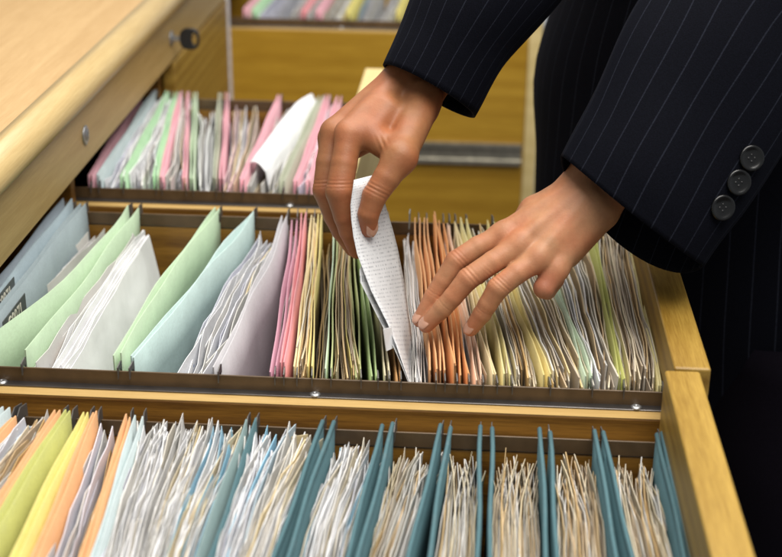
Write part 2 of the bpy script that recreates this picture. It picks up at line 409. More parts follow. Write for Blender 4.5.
# closed drawer of the fourth column
cd = empty('closed_drawer', (-0.7, 2.05, -0.31), 'closed drawer with plain yellow wooden front next to white edge trim', 'drawer')
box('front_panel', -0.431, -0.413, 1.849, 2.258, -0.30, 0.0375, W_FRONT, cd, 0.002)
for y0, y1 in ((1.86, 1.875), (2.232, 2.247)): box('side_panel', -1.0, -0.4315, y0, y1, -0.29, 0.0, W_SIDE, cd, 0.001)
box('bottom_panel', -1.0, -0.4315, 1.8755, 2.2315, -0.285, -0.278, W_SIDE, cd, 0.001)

# ------------------------------------------------------------------ folders
def leaf(parent, mat, xn, xf, yn, yf, ztop, zdrop, lean, bow, thick=0.0011, roll_r=0.0, name='leaf', ny=12, nz=6, dogear=0.0, wav=0.0012, topbow=0.0):
    """one card leaf standing in the drawer: runs from yn to yf, leans by `lean` at its foot, bows in the middle"""
    ph1, ph2 = random.uniform(0, 6.28), random.uniform(0, 6.28)
    pts = np.zeros((2, nz + 1, ny + 1, 3)); uvs = []
    for k, sgn in enumerate((-0.5, 0.5)):
        for j in range(nz + 1):
            t = j / nz
            for i in range(ny + 1):
                s = i / ny
                x = xn + (xf - xn) * s + lean * t ** 1.15 + bow * math.sin(math.pi * s) * (0.25 + 0.75 * math.sin(math.pi * min(t, 0.9)))
                x += topbow * math.sin(math.pi * s) * (1 - t)
                x += wav * math.sin(6.3 * s + ph1 + 2 * t) * (0.3 + t) + 0.5 * wav * math.sin(13 * s + ph2)
                z = ztop - zdrop * t + (wav * 0.6 * math.sin(9 * s + ph2) if j == 0 else 0)
                y = yn + (yf - yn) * s
                if dogear and j == 0 and s > 0.99: z -= dogear
                pts[k, j, i] = (x + sgn * thick, y, z)
    v = pts.reshape(-1, 3); n1 = (nz + 1) * (ny + 1)
    f = []
    idx = lambda k, j, i: k * n1 + j * (ny + 1) + i
    for j in range(nz):
        for i in range(ny):
            f.append((idx(0, j, i), idx(0, j + 1, i), idx(0, j + 1, i + 1), idx(0, j, i + 1)))
            f.append((idx(1, j, i), idx(1, j, i + 1), idx(1, j + 1, i + 1), idx(1, j + 1, i)))
    for i in range(ny):
        f.append((idx(0, 0, i), idx(0, 0, i + 1), idx(1, 0, i + 1), idx(1, 0, i)))
        f.append((idx(0, nz, i + 1), idx(0, nz, i), idx(1, nz, i), idx(1, nz, i + 1)))
    for j in range(nz):
        f.append((idx(0, j + 1, 0), idx(0, j, 0), idx(1, j, 0), idx(1, j + 1, 0)))
        f.append((idx(0, j, ny), idx(0, j + 1, ny), idx(1, j + 1, ny), idx(1, j, ny)))
    uv = [(p[1] * 3, p[2] * 3) for p in v]
    o = build(name, v, f, mat, parent, uvs=uv)
    for p in o.data.polygons: p.use_smooth = abs(p.normal.x) > 0.5
    if roll_r:   # cloth-covered bar sleeve along the top edge
        top = pts[:, 0].mean(axis=0)
        tube_along(o, 'top_sleeve', top + np.array([0, 0, 0.0005]), roll_r, mat)
    return o

def tube_along(parent, name, path, r, mat, n=10, sq=1.35):
    v = []; f = []
    m = len(path)
    for i, p in enumerate(path):
        for k in range(n):
            a = 2 * math.pi * k / n
            v.append((p[0] + r * math.cos(a), p[1], p[2] + r * sq * math.sin(a)))
    for i in range(m - 1):
        for k in range(n):
            j = (k + 1) % n
            f.append((i * n + k, i * n + j, (i + 1) * n + j, (i + 1) * n + k))
    f.append(tuple(range(n))[::-1]); f.append(tuple(range((m - 1) * n, m * n)))
    return build(name, v, f, mat, parent, smooth=True)

def hanger(parent, xn, xf, Yn, Yf, D, near=True, far=True, yl_near=None, yl_far=None, zb=None):
    """flat steel bar in the leaf's top edge whose notched ends hook over both rails"""
    w = 0.00042
    h0 = D + 0.0006
    prof_n = [(Yn - 0.0050, h0 + 0.0040), (Yn - 0.0046, h0 - 0.0065), (Yn - 0.0033, h0 - 0.0065), (Yn - 0.0016, h0), (Yn + 0.0032, h0), (Yn + 0.004, h0 - 0.003), (Yn + 0.009, h0 - 0.003), (Yn + 0.009, h0 + 0.0045), (Yn + 0.004, h0 + 0.006)]
    prof_f = [(Yf + 0.0050, h0 + 0.0090), (Yf + 0.0052, h0 - 0.0085), (Yf + 0.0033, h0 - 0.0085), (Yf + 0.0016, h0), (Yf - 0.0032, h0), (Yf - 0.004, h0 - 0.004), (Yf - 0.012, h0 - 0.004), (Yf - 0.012, h0 + 0.006), (Yf - 0.006, h0 + 0.011)]
    for prof, Ye, ok in ((prof_n, Yn, near), (prof_f, Yf, far)):
        if not ok: continue
        n = len(prof); v = []
        for sg in (-1, 1):
            for (y, z) in prof:
                s = (y - Yn) / (Yf - Yn)
                v.append((xn + (xf - xn) * s + sg * w, y, z))
        f = [(i, (i + 1) % n, n + (i + 1) % n, n + i) for i in range(n)] + [tuple(range(n))[::-1], tuple(range(n, 2 * n))]
        build('hanger_hook', v, f, HANGER, parent)

def folder(row, label, colour, leaves, group, ztop=0.008, drop=0.235, foot=0.0, bow=0.0, roll_r=0.0, thick=0.0011, inset=(0.006, 0.006), name='hanging_folder', hooks=True, wav=0.0012, foot_gap=0.004, zt2=None, topbow=(0, 0)):
    """leaves: list of (x_near, x_far) at the rails"""
    Yn, Yf, D = ROWS[row]
    cx = sum(a for a, b in leaves) / len(leaves); cf = sum(b for a, b in leaves) / len(leaves)
    root = empty(name, ((cx + cf) / 2 + foot, (Yn + Yf) / 2, D + ztop - drop), label, 'folder', group)
    k = 0
    if row == 'middle' and leaves[0][0] > -0.19: bow += random.uniform(-0.004, 0.004); ztop += random.uniform(-0.004, 0.004)
    for (xn, xf) in leaves:
        sgn = -1 if k == 0 else 1
        mid = (cx + cf) / 2; tx = (xn + xf) / 2
        ln = (mid - tx) * 0.85 + foot + (sgn * foot_gap / 2 if len(leaves) > 1 else 0)
        yn, yf = Yn + inset[0], Yf - inset[1] - random.uniform(0, 0.004)
        sl = (xf - xn) / (Yf - Yn)
        c = colour if isinstance(colour, str) else colour[k % len(colour)]
        leaf(root, CARD[c], xn + sl * inset[0], xf - sl * inset[1], yn, yf, D + ztop + (zt2 if (zt2 and k) else 0) + random.uniform(-.001, .001), drop, ln, bow, thick, roll_r, wav=wav, topbow=topbow[k % 2])
        if hooks and (k == len(leaves) - 1 or abs(leaves[0][0] - leaves[-1][0]) > 0.008): hanger(root, xn, xf, Yn, Yf, D)
        k += 1
    return root

# ------------------------------------------------------------------ loose sheets
def sheet_mesh(parent, name, mat, x0n, x0f, yn, yf, ztop, drop, lean, seed, wav=0.0015, curl=0.0, ny=11, nz=4, ragged=0.0, ph=(0, 0), fine=0.0, thk=(0.00025, 0.0008)):
    r = random.Random(seed)
    p1, p2, p3 = ph[0] + r.uniform(-.22, .22), ph[1] + r.uniform(-.4, .4), r.uniform(0, 6.28)
    a1, a2 = r.uniform(0.75, 1.0), r.uniform(0.5, 1.0)
    tilt = r.uniform(-1, 1) * ragged
    cf, cn = r.uniform(-1, 1) * curl, r.uniform(-1, 1) * curl
    v = []; uv = []; f = []
    rag = [r.uniform(-1, 1) for _ in range(ny + 1)]
    for j in range(nz + 1):
        t = (j / nz) ** 1.5
        for i in range(ny + 1):
            s = i / ny
            x = x0n + (x0f - x0n) * s + lean * t + wav * (a1 * math.sin(7 * s + p1 + 3 * t) + 0.6 * a2 * math.sin(16 * s + p2 - 5 * t)) * (1 - 0.5 * t)
            top = (1 - t) ** 3
            x += top * (cf * max(0, (s - 0.7) / 0.3) ** 2 + cn * max(0, (0.3 - s) / 0.3) ** 2)
            z = ztop - drop * t + (tilt * (s - 0.5) + ((0.12 * ragged + fine) * rag[i] if j == 0 else 0)) * (1 - t)
            y = yn + (yf - yn) * s + ragged * 0.15 * math.sin(5 * t + p3) * (1 if i == ny else 0)
            v.append((x, y, z)); uv.append((s, t))
    w = ny + 1; n1 = len(v); th = r.uniform(*thk)
    v += [(p[0] + th, p[1], p[2]) for p in v]; uv += uv
    ix = lambda k, j, i: k * n1 + j * w + i
    for j in range(nz):
        for i in range(ny):
            f.append((ix(0, j, i), ix(0, j + 1, i), ix(0, j + 1, i + 1), ix(0, j, i + 1)))
            f.append((ix(1, j, i), ix(1, j, i + 1), ix(1, j + 1, i + 1), ix(1, j + 1, i)))
    ns_ = len(f)
    for i in range(ny): f.append((ix(0, 0, i), ix(0, 0, i + 1), ix(1, 0, i + 1), ix(1, 0, i)))
    for j in range(nz):
        f.append((ix(0, j + 1, 0), ix(0, j, 0), ix(1, j, 0), ix(1, j + 1, 0)))
        f.append((ix(0, j, ny), ix(0, j + 1, ny), ix(1, j + 1, ny), ix(1, j, ny)))
    o = build(name, v, f, mat, parent, uvs=uv)
    o.data.polygons.foreach_set('use_smooth', [k < ns_ for k in range(len(f))])
    e = o.data.attributes.new('sharp_edge', 'BOOLEAN', 'EDGE')
    edge_rim = {tuple(sorted(k)) for q in f[ns_:] for k in ((q[0], q[1]), (q[1], q[2]), (q[2], q[3]), (q[3], q[0]))}
    for k, ed_ in enumerate(o.data.edges):
        if tuple(sorted(ed_.vertices)) in edge_rim: e.data[k].value = True
    return o

def bundle(row, label, xs_near, xs_far, n, kinds, group, ztop=(-0.025, 0.0), drop=0.215, lean=0.0, length=(0.30, 0.34), wav=0.0014, curl=0.004, ragged=0.006, far_gap=(0.008, 0.03), name='paper_bundle', cat='papers', zslope=0.0, fine=0.0012, th=(0.00025, 0.0008)):
    """a sheaf of sheets filling the room between two folders"""
    Yn, Yf, D = ROWS[row]
    ph = (random.uniform(0, 6.28), random.uniform(0, 6.28))
    root = empty(name, ((xs_near[0] + xs_near[1] + xs_far[0] + xs_far[1]) / 4 + lean, (Yn + Yf) / 2, D - drop - 0.02), label, cat, group)
    for i in range(n):
        q = (i + 0.5 + random.uniform(-0.3, 0.3)) / n
        xn = xs_near[0] + (xs_near[1] - xs_near[0]) * q
        xf = xs_far[0] + (xs_far[1] - xs_far[0]) * q
        yf = Yf - random.uniform(*far_gap)
        L = min(random.uniform(*length), yf - Yn - 0.003)
        yn = yf - L
        sl = (xf - xn) / (Yf - Yn)
        kd = random.choice(kinds) if isinstance(kinds, list) else kinds
        zt = D + random.uniform(*ztop) + zslope * q
        kc = kinds[i % len(kinds)] if isinstance(kinds, tuple) else kd
        sheet_mesh(root, 'sheet', PAPER[kc], xn + sl * (yn - Yn), xf - sl * (Yf - yf), yn, yf, zt, drop + random.uniform(-0.02, 0.01), lean + random.uniform(-.002, .002), random.random(), wav, curl, ragged=ragged, ph=ph, fine=fine, thk=th)
    return root

Ynm, Yfm, Dm = ROWS['middle']
def XM(pn, pf=None, z=0.004):
    a = solve_x(pn, Ynm, z)
    return (a, a if pf is None else solve_x(pf, Yfm, z))
def XMf(pf, z=0.004):
    b = solve_x(pf, Yfm, z); return (b, b)
GM = 'folders in the drawer the hands reach into'
GP = 'paper sheaves in the drawer the hands reach into'
m = lambda *a, **k: folder('middle', *a, GM, **k)
fo_blue = m('blue grey folder with a dark number tag, farthest under the cabinet edge', ('lightblue', 'bluegrey'), [XMf(66), XMf(75)], ztop=0.018, foot=0.01)
fo_slate = m('slate grey folder carrying the tag lettered G0071', ('slate', 'slate'), [XMf(82), XMf(87)], ztop=0.012, foot=0.012)
m('wide open mint green folder beside the slate grey folder', 'mint', [XM(-27, 131), XM(23, 141)], ztop=0.012, foot=0.004, topbow=(0.014, 0.002), wav=0.002)
m('thin mint green folder between smooth white papers and the pale aqua folder', 'mint', [XM(112, 217), XM(119, 221)], ztop=0.012, bow=-0.006, topbow=(-0.003, -0.004), wav=0.0018)
m('pale aqua folder holding papers with blue print', 'aqua', [XM(127, 253), XM(131, 256)], ztop=0.010, bow=-0.003, wav=0.0026, topbow=(0.002, 0.003))
m('lavender grey folder curving up beside the mauve folder', 'lavender', [XM(214, 285), XM(219, 289)], ztop=0.005, bow=0.004, foot=0.012, wav=0.0026)
m('mauve folder between the lavender grey folder and the pink folder', 'mauve', [XM(270, 293), XM(275, 298)], ztop=0.004)
m('pink folder beside the mauve folder', ('pink', 'pink'), [XM(281, 303), XM(284, 307)], ztop=0.010)
m('cream folder between the pink folder and brown edged papers', 'cream', [XM(294, 312), XM(297, 315)], ztop=0.005)
m('buff yellow folder between two sheaves of brown edged papers', 'buff', [XM(308, 319), XM(312, 322)], ztop=0.009)
m('light green folder with olive papers inside', ('palegreen', 'lime'), [XM(326, 336), XM(331, 339)], ztop=0.006)
m('yellow green folder on the right of the olive papers', 'lime', [XM(356, 347), XM(361, 352)], ztop=0.002, foot=0.004)
m('sage green folder next to the beige folder with a white tab', 'sage', [XM(373, 356), XM(378, 360)], ztop=0.0, foot=0.006)
fo_beige = m('beige folder with a white tab beside the lifted sheet', 'beige', [XM(386, 366), XM(389, 370)], ztop=0.0, foot=0.006)
m('brown card folder half hidden by the lifted sheet', 'brown', [XM(397, 384), XM(401, 388)], ztop=0.0, foot=0.004)
fo_or = m('orange folder with a bluish tab at its far end, under the fingertips', 'peach', [XM(431, 415), XM(436, 418.5)], ztop=0.010, foot=0.008, foot_gap=0.012, wav=0.002)
m('second orange folder under the left hand fingertips', 'peach', [XM(441, 424), XM(445, 426.5)], ztop=0.011, foot=0.010, foot_gap=0.014, wav=0.0022)
m('deep orange folder under the left hand fingers', 'orange', [XM(453, 432.5), XM(457, 435)], ztop=0.010, foot=0.010, foot_gap=0.014, wav=0.0022)
m('fourth orange folder under the left hand fingers, beside the blush folder', 'orange', [XM(463, 440), XM(469, 443)], ztop=0.007, foot=0.010, foot_gap=0.014, wav=0.0022)
m('blush pink card folder under the little finger', 'blush', [XM(478, 447.5), XM(483, 449)], ztop=0.006, foot=0.010, foot_gap=0.014, wav=0.0022)
m('pale cream folder beside the blush folder', 'cream', [XM(492, 452.5), XM(497, 455)], ztop=0.007, foot=0.010, foot_gap=0.014, wav=0.0022)
m('yellow folder under the left palm between cream folder and beige papers', 'paleyellow', [XM(507, 461), XM(512, 466)], ztop=0.006, foot=0.010, foot_gap=0.014, wav=0.0022)
m('buff folder under the left palm with the beige papers on its left', 'buff', [XM(545, 486), XM(550, 492)], ztop=0.006, foot=0.010, foot_gap=0.014, wav=0.0022)
m('pale green folder under the left wrist', 'palegreen', [XM(588, 528), XM(592, 533)], ztop=0.006, foot=0.010, foot_gap=0.014, wav=0.0022)
m('yellow green folder beside the thick brown paper stack', 'olive', [XM(620, 588), XM(624, 592)], ztop=0.006)
m('pale yellow folder against the drawer front', 'paleyellow', [XM(660, 627.5), XM(663, 630)], ztop=0.002)

bd = lambda *a, **k: bundle('middle', *a, GP, **k)
def XR(p0, p1, z=0.0): return (solve_x(p0, Ynm, z), solve_x(p1, Ynm, z))
def XRf(p0, p1, z=0.0): return (solve_x(p0, Yfm, z), solve_x(p1, Yfm, z))
bd('white papers between the slate grey folder and the wide mint folder', XR(-72, -56), XRf(93, 106), 7, ['white', 'plain', 'lilac'], ztop=(-0.03, -0.015))
bd('smooth white papers lying beside the wide mint green folder', XR(44, 62), XRf(147, 155), 7, ['plain', 'plain', 'white'], ztop=(-0.014, -0.004), lean=0.038, wav=0.001, far_gap=(0.03, 0.045), ragged=0.002)
bd('crumpled white papers with an orange slip leaning on the wide mint green folder', XR(30, 44), XRf(143, 147), 5, ('white', 'white', 'peach', 'plain', 'white'), ztop=(-0.014, -0.003), lean=0.026, wav=0.0028, curl=0.01, far_gap=(0.02, 0.05), ragged=0.012)
bd('blue printed papers filling the pale aqua folder', XR(156, 206), XRf(257, 279), 20, ['form', 'white', 'blue', 'plain', 'lilac', 'grey', 'form', 'yellow'], ztop=(-0.03, -0.008), lean=0.012, curl=0.010, ragged=0.016, wav=0.003)
bd('grey papers leaning against the lavender grey folder', XR(203, 214), XRf(277, 285), 6, ['grey', 'form', 'lilac'], ztop=(-0.03, -0.01), lean=0.012)
bd('lilac papers inside the mauve folder', XR(271, 280), XRf(294, 302), 4, ['lilac', 'grey', 'pinkish'], ztop=(-0.02, -0.006))
bd('brown edged papers between the cream and buff yellow folders', XR(298, 307), XRf(315, 319), 14, ['old', 'cream', 'tan'], ztop=(-0.016, 0.003), ragged=0.01, th=(0.0006, 0.0014))
bd('brown edged papers between the buff yellow and light green folders', XR(313, 325), XRf(322, 335), 11, ['tan', 'dark', 'old'], ztop=(-0.045, -0.012), th=(0.0006, 0.0014))
bd('dark olive papers filling the light green folder', XR(332, 355), XRf(339, 347), 22, ['olive', 'dark', 'tan', 'old', 'olive'], ztop=(-0.016, 0.004), ragged=0.008, lean=0.003, th=(0.0006, 0.0014))
bd('white papers standing between the lifted sheet and the orange folders', XR(412, 428), XRf(403, 414), 11, ['plain', 'white', 'plain', 'white'], ztop=(-0.016, -0.006), ragged=0.003, th=(0.0005, 0.0011))
bd('white paper slip between the orange and blush folders', XR(472, 477), XRf(443, 446), 3, ['plain', 'white'], ztop=(-0.016, -0.008))
bd('brown papers between the blush and cream folders', XR(484, 491), XRf(449, 452), 5, ['tan', 'old'], ztop=(-0.014, 0.0), lean=0.004)
bd('beige papers under the left palm beside the yellow folder', XR(513, 544), XRf(467, 486), 22, ['old', 'yellow', 'cream', 'tan', 'old', 'cream'], ztop=(-0.010, 0.006), lean=0.005, ragged=0.006, th=(0.0006, 0.0014))
bd('pale papers under the left wrist beside the buff folder', XR(551, 587), XRf(493, 527), 25, ['cream', 'old', 'yellow', 'white', 'cream', 'old'], ztop=(-0.008, 0.008), lean=0.004, ragged=0.006, th=(0.0006, 0.0014))
bd('torn white and brown papers between the pale green and yellow green folders', XR(593, 619), XRf(534, 587), 25, ['white', 'old', 'cream', 'plain', 'cream', 'old', 'tan'], ztop=(-0.012, 0.008), ragged=0.012, curl=0.008, th=(0.0006, 0.0014))
bd('thick brown edged paper stack against the drawer front', XR(625, 659), XRf(593, 627), 42, ['old', 'cream', 'tan', 'old', 'cream'], ztop=(-0.012, 0.006), ragged=0.010, curl=0.005, th=(0.0006, 0.0014))

# number tags on the two left folders, clipped to the top edge near the camera side
def number_tag(parent, x, y0, z0, text, name='number_tag', xt=0.0):
    w, hgt = 0.062, 0.0195
    v = []
    for dx in (0, 0.0008):
        v += [(x + dx, y0, z0), (x + dx, y0 + w, z0), (x + dx, y0 + w, z0 - hgt), (x + dx, y0, z0 - hgt)]
    t = build(name, v, [(0, 1, 2, 3), (7, 6, 5, 4), (0, 4, 5, 1), (1, 5, 6, 2), (2, 6, 7, 3), (3, 7, 4, 0)], TABM, parent)
    cu = bpy.data.curves.new('lettering', 'FONT'); cu.body = text; cu.size = 0.0175; cu.align_x = 'CENTER'; cu.align_y = 'CENTER'; cu.extrude = 0.0002; cu.offset = 0.0003
    cu.space_character = 1.02
    to = bpy.data.objects.new('tmp', cu); col.objects.link(to)
    bpy.context.view_layer.update()
    me = bpy.data.meshes.new_from_object(to.evaluated_get(bpy.context.evaluated_depsgraph_get()))
    bpy.data.objects.remove(to); bpy.data.curves.remove(cu)
    me.name = 'lettering'; me.materials.clear(); me.materials.append(LETTER)
    # text x -> +Y, text y -> +Z, faces +X
    mat = Matrix(((0, 0, 1, x + 0.0011), (1, 0, 0, y0 + w / 2), (0, 1, 0, z0 - hgt / 2), (0, 0, 0, 1)))
    me.transform(Matrix.Diagonal((0.78, 1, 1, 1))); me.transform(mat)
    me.transform(Matrix.Translation(-world_loc(parent)))
    lo = bpy.data.objects.new('lettering', me); col.objects.link(lo); lo.parent = t
    return t
pt = on_z(23, 305, 0.024)
xs = solve_x(87, Yfm, 0.004)
TAGY = on_z(12, 318, 0.03)
number_tag(fo_slate, xs + 0.0065, 1.068, 0.010, 'G0071')
number_tag(fo_blue, solve_x(75, Yfm, 0.004) + 0.0055, 1.083, 0.019, 'G0071')
# white tab on the beige folder
p = [on_y(383, 329, 1.03), on_y(391, 327, 1.04), on_y(395, 347, 1.04), on_y(386, 351, 1.03)]
build('label_tab', p + [q + np.array([0.0006, 0, 0.0]) for q in p], [(0, 1, 2, 3), (7, 6, 5, 4), (0, 4, 5, 1), (1, 5, 6, 2), (2, 6, 7, 3), (3, 7, 4, 0)], PAPER['plain'], fo_beige, uvs=[(0, 0.5), (1, 0.5), (1, 1), (0, 1)] * 2)
# bluish tab at the far end of the first orange folder
xo = XM(431, 414)[1] - 0.004
build('label_tab', [(xo, 1.335, 0.004), (xo, 1.358, 0.004), (xo, 1.352, 0.020), (xo, 1.338, 0.020), (xo + .0008, 1.335, 0.004), (xo + .0008, 1.358, 0.004), (xo + .0008, 1.352, 0.020), (xo + .0008, 1.338, 0.020)],
      [(0, 1, 2, 3), (7, 6, 5, 4), (0, 4, 5, 1), (1, 5, 6, 2), (2, 6, 7, 3), (3, 7, 4, 0)], CARD['slate'], fo_or)

# ------------------------------------------------------------------ the lifted sheets between thumb and fingers
def lifted_sheet(label, outline_left, outline_right, mat, yoff, n=14):
    """two long edges given from top to bottom as (px, py, Y); sheet surface between them"""
    def interp(pl, t):
        t *= len(pl) - 1; i = min(int(t), len(pl) - 2); q = t - i
        a, b = on_y(*pl[i]), on_y(*pl[i + 1]); return a + (b - a) * q
    v = []; uv = []; f = []; nu = 8
    for j in range(n + 1):
        t = j / n
        a, b = interp(outline_left, t), interp(outline_right, t)
        for i in range(nu + 1):
            s = i / nu
            p = a + (b - a) * s
            p = p + RIGHT * (0.002 * math.sin(3.1 * s) * math.sin(3 * t + 1)) + BACK * (0.004 * math.sin(math.pi * s))
            v.append(p + np.array([0, yoff, 0])); uv.append((0.1 + t * 0.8, 0.1 + s * 0.8))
    w = nu + 1
    for j in range(n):
        for i in range(nu): f.append((j * w + i, (j + 1) * w + i, (j + 1) * w + i + 1, j * w + i + 1))
    o = build('paper_sheet', v, f, mat, None, uvs=uv, smooth=True)
    sd = o.modifiers.new('thickness', 'SOLIDIFY'); sd.thickness = 0.0003
    return props(o, label, 'paper sheet', 'sheets being lifted out of the drawer')
PRINT = paper_mat('paper_printed_form', (0.84, 0.85, 0.87), 0.5, (0.2, 0.21, 0.25), 84, edge_amt=0.05)
PRINT2 = paper_mat('paper_printed_back', (0.84, 0.85, 0.86), 0.8, (0.03, 0.05, 0.07), 14, edge_amt=0.1)
lifted_sheet('white printed sheet pinched between thumb and fingers and pulled up',
             [(354, 180, 1.094), (350, 209, 1.088), (355, 248, 1.074), (371, 290, 1.056), (391, 330, 1.040), (410, 384, 1.020), (428, 430, 1.016)],
             [(377, 174, 1.116), (384, 200, 1.120), (396, 240, 1.128), (405, 285, 1.126), (411, 330, 1.112), (416, 384, 1.087), (430, 430, 1.05)], PRINT, 0.0)
lifted_sheet('second white sheet with ruled lines just behind the pinched printed sheet',
             [(359, 236, 1.086), (366, 256, 1.080), (357, 276, 1.064), (378, 318, 1.047), (396, 352, 1.032), (409, 384, 1.018), (426, 430, 1.014)],
             [(372, 236, 1.104), (380, 256, 1.105), (388, 276, 1.105), (400, 318, 1.098), (406, 352, 1.085), (413, 384, 1.070), (428, 430, 1.04)], PRINT2, 0.0012)

# ------------------------------------------------------------------ front drawer (teal)
Ynf, Yff, Df = ROWS['front']
def XFR(pf, pb, zt=0.014):
    """far end at pixel pf near the far rail, crossing the picture's bottom edge at pixel pb"""
    z = Df + zt
    xf = solve_x(pf, Yff, z)
    q = on_z(pb, 557, z)
    sl = (xf - q[0]) / (Yff - q[1])
    return (float(xf - sl * (Yff - Ynf)), float(xf))
GF = 'folders in the drawer with teal folders'
GFP = 'paper sheaves in the drawer with teal folders'
ff = lambda *a, **k: folder('front', *a, GF, **{**dict(ztop=0.016, drop=0.235, inset=(0.006, 0.012)), **k})
ff('pale blue folder under the cabinet edge, beside the first orange folder', 'ice', [XFR(12, -160), XFR(18, -150)], ztop=0.018)
ff('orange folder between the pale blue folder and bluish papers', 'peach', [XFR(19, -132), XFR(23, -126)], ztop=0.008)
ff('orange folder between tan papers and the lime yellow folder', 'peach', [XFR(61, -46), XFR(66, -38)], ztop=0.014)
ff('lime yellow folder with a photo slip, between two orange folders', 'olive', [XFR(70, -28), XFR(75, -20)], ztop=0.016)
ff('bright yellow folder between the lime folder and the orange folder', 'yellow', [XFR(88, 10), XFR(92.5, 18)], ztop=0.015)
ff('orange folder pressed against the bright yellow folder', 'peach', [XFR(96, 30), XFR(100, 39)], ztop=0.014)
ff('orange folder pressed against the pale grey folder', 'peach', [XFR(129, 80), XFR(132, 85)], ztop=0.013)
ff('pale grey blue folder beside white ragged papers', 'ice', [XFR(138, 90), XFR(145, 96)], ztop=0.013)
ff('weathered grey teal folder between white ragged papers and blue papers', ('tealgrey', 'teal'), [XFR(249, 196), XFR(258, 210)], ztop=0.014, roll_r=0.0)
T = dict(roll_r=0.0018, thick=0.0013, ztop=0.014)
def teal(label, a, b): return ff(label, 'teal', [XFR(*a), XFR(*b)], **T)
teal('pair of teal folder leaves between blue papers and grey white papers', (325, 274), (336, 288))
teal('pair of teal folder leaves between grey white papers and cream papers', (384, 347), (396, 358))
teal('widely parted teal folder leaves nearest below the lifted sheet', (443, 409), (451, 429))
teal('upright teal folder below the orange folders', (481, 477), (492, 490))
teal('upright teal folder below the little finger and the blush folder', (540, 546), (549, 557))
teal('teal folder leaning towards the drawer front, between two sheaves of browned papers', (593.5, 617), (602, 632))
teal('last teal folder against the label inside the drawer front', (655, 684), (659, 690))
fb = lambda *a, **k: bundle('front', *a, GFP, **{**dict(drop=0.215, ztop=(-0.010, 0.006), ragged=0.014, curl=0.009, wav=0.0016, far_gap=(0.006, 0.034), length=(0.28, 0.32), fine=0.0024), **k})
def BF(l, r): 
    a, b = XFR(*l, 0.0), XFR(*r, 0.0); return (a[0] - 0.0015, b[0] + 0.0015), (a[1] - 0.0012, b[1] + 0.0012)
WH = ['white', 'plain', 'cream', 'grey', 'plain', 'form', 'white', 'lilac']
fb('bluish and white papers right of the pale blue folder', *BF((24, -120), (44, -84)), 40, ['blue', 'white', 'grey', 'form', 'lilac'])
fb('tan and grey papers left of the orange folder', *BF((45, -82), (60, -50)), 31, ['tan', 'old', 'grey', 'cream'])
fb('thin white slips between the lime and bright yellow folders', *BF((77, -14), (87, 6)), 9, ['white', 'cream'], ztop=(-0.05, -0.03))
fb('grey papers with a brown photo between two orange folders', *BF((102, 44), (128, 78)), 40, ['grey', 'lilac', 'white', 'tan', 'plain', 'grey'], ztop=(-0.03, 0.0))
fb('thick sheaf of white ragged papers beside the pale grey blue folder', *BF((148, 102), (198, 150)), 100, WH + ['cream'])
fb('thick sheaf of white and cream ragged papers beside the weathered grey teal folder', *BF((199, 151), (247, 194)), 90, WH + ['blue', 'cream', 'yellow'])
fb('blue and white papers right of the weathered grey teal folder', *BF((262, 214), (292, 240)), 60, ['blue', 'white', 'form', 'plain', 'lilac', 'white'])
fb('cream and grey papers left of the first teal pair', *BF((293, 241), (322, 272)), 60, ['cream', 'white', 'grey', 'yellow', 'plain'])
fb('white and blue ragged papers between the first two teal pairs', *BF((341, 292), (381, 345)), 78, WH + ['blue', 'plain', 'plain'], ztop=(-0.019, -0.005))
fb('grey cream papers between the second and third teal pairs', *BF((400, 362), (438, 406)), 82, ['white', 'cream', 'grey', 'cream', 'white', 'old'], ztop=(-0.024, -0.011))
fb('yellowing papers left of the upright teal folder below the orange folders', *BF((454, 433), (477, 474)), 54, ['cream', 'white', 'old', 'cream', 'grey'], ztop=(-0.024, -0.011))
fb('yellowing papers with tall torn tips between the two upright teal folders', *BF((497, 495), (535, 541)), 78, ['cream', 'white', 'old', 'cream', 'old'], ztop=(-0.024, -0.011))
fb('yellowing papers right of the teal folder below the little finger', *BF((554, 562), (589, 612)), 72, ['cream', 'old', 'white', 'cream', 'tan'], ztop=(-0.024, -0.011))
fb('browned papers before the last teal folder', *BF((607, 638), (652, 682)), 78, ['old', 'cream', 'tan', 'white', 'old', 'cream'], ztop=(-0.024, -0.011))
# a wire tab and small index card among the papers
ic = on_y(300, 446, 0.955)
def card_piece(name, label, cat, pts, thick, mat, parent=None):
    pts = [np.array(p) for p in pts]; nrm = np.cross(pts[1] - pts[0], pts[3] - pts[0]); nrm /= np.linalg.norm(nrm)
    v = pts + [p - nrm * thick for p in pts]
    o = build(name, v, [(0, 1, 2, 3), (7, 6, 5, 4), (0, 4, 5, 1), (1, 5, 6, 2), (2, 6, 7, 3), (3, 7, 4, 0)], mat, parent, uvs=[(0, 0.5), (1, 0.5), (1, 1), (0, 1)] * 2)
    return props(o, label, cat) if label else o
icard = card_piece('index_card', 'cream index card with a teal stamp, propped among papers before a teal folder', 'card',
           [on_y(281, 438, 0.942), on_y(308, 434, 0.948), on_y(308, 500, 0.945), on_y(279, 503, 0.940)], 0.0006, CARD['cream'])
card_piece('stamp', None, None, [p + np.array([0, -0.0012, 0]) for p in (on_y(284, 441, 0.942), on_y(296, 439.5, 0.944), on_y(295.5, 452, 0.943), on_y(283.5, 453, 0.941))], 0.0003, CARD['teal'], icard)

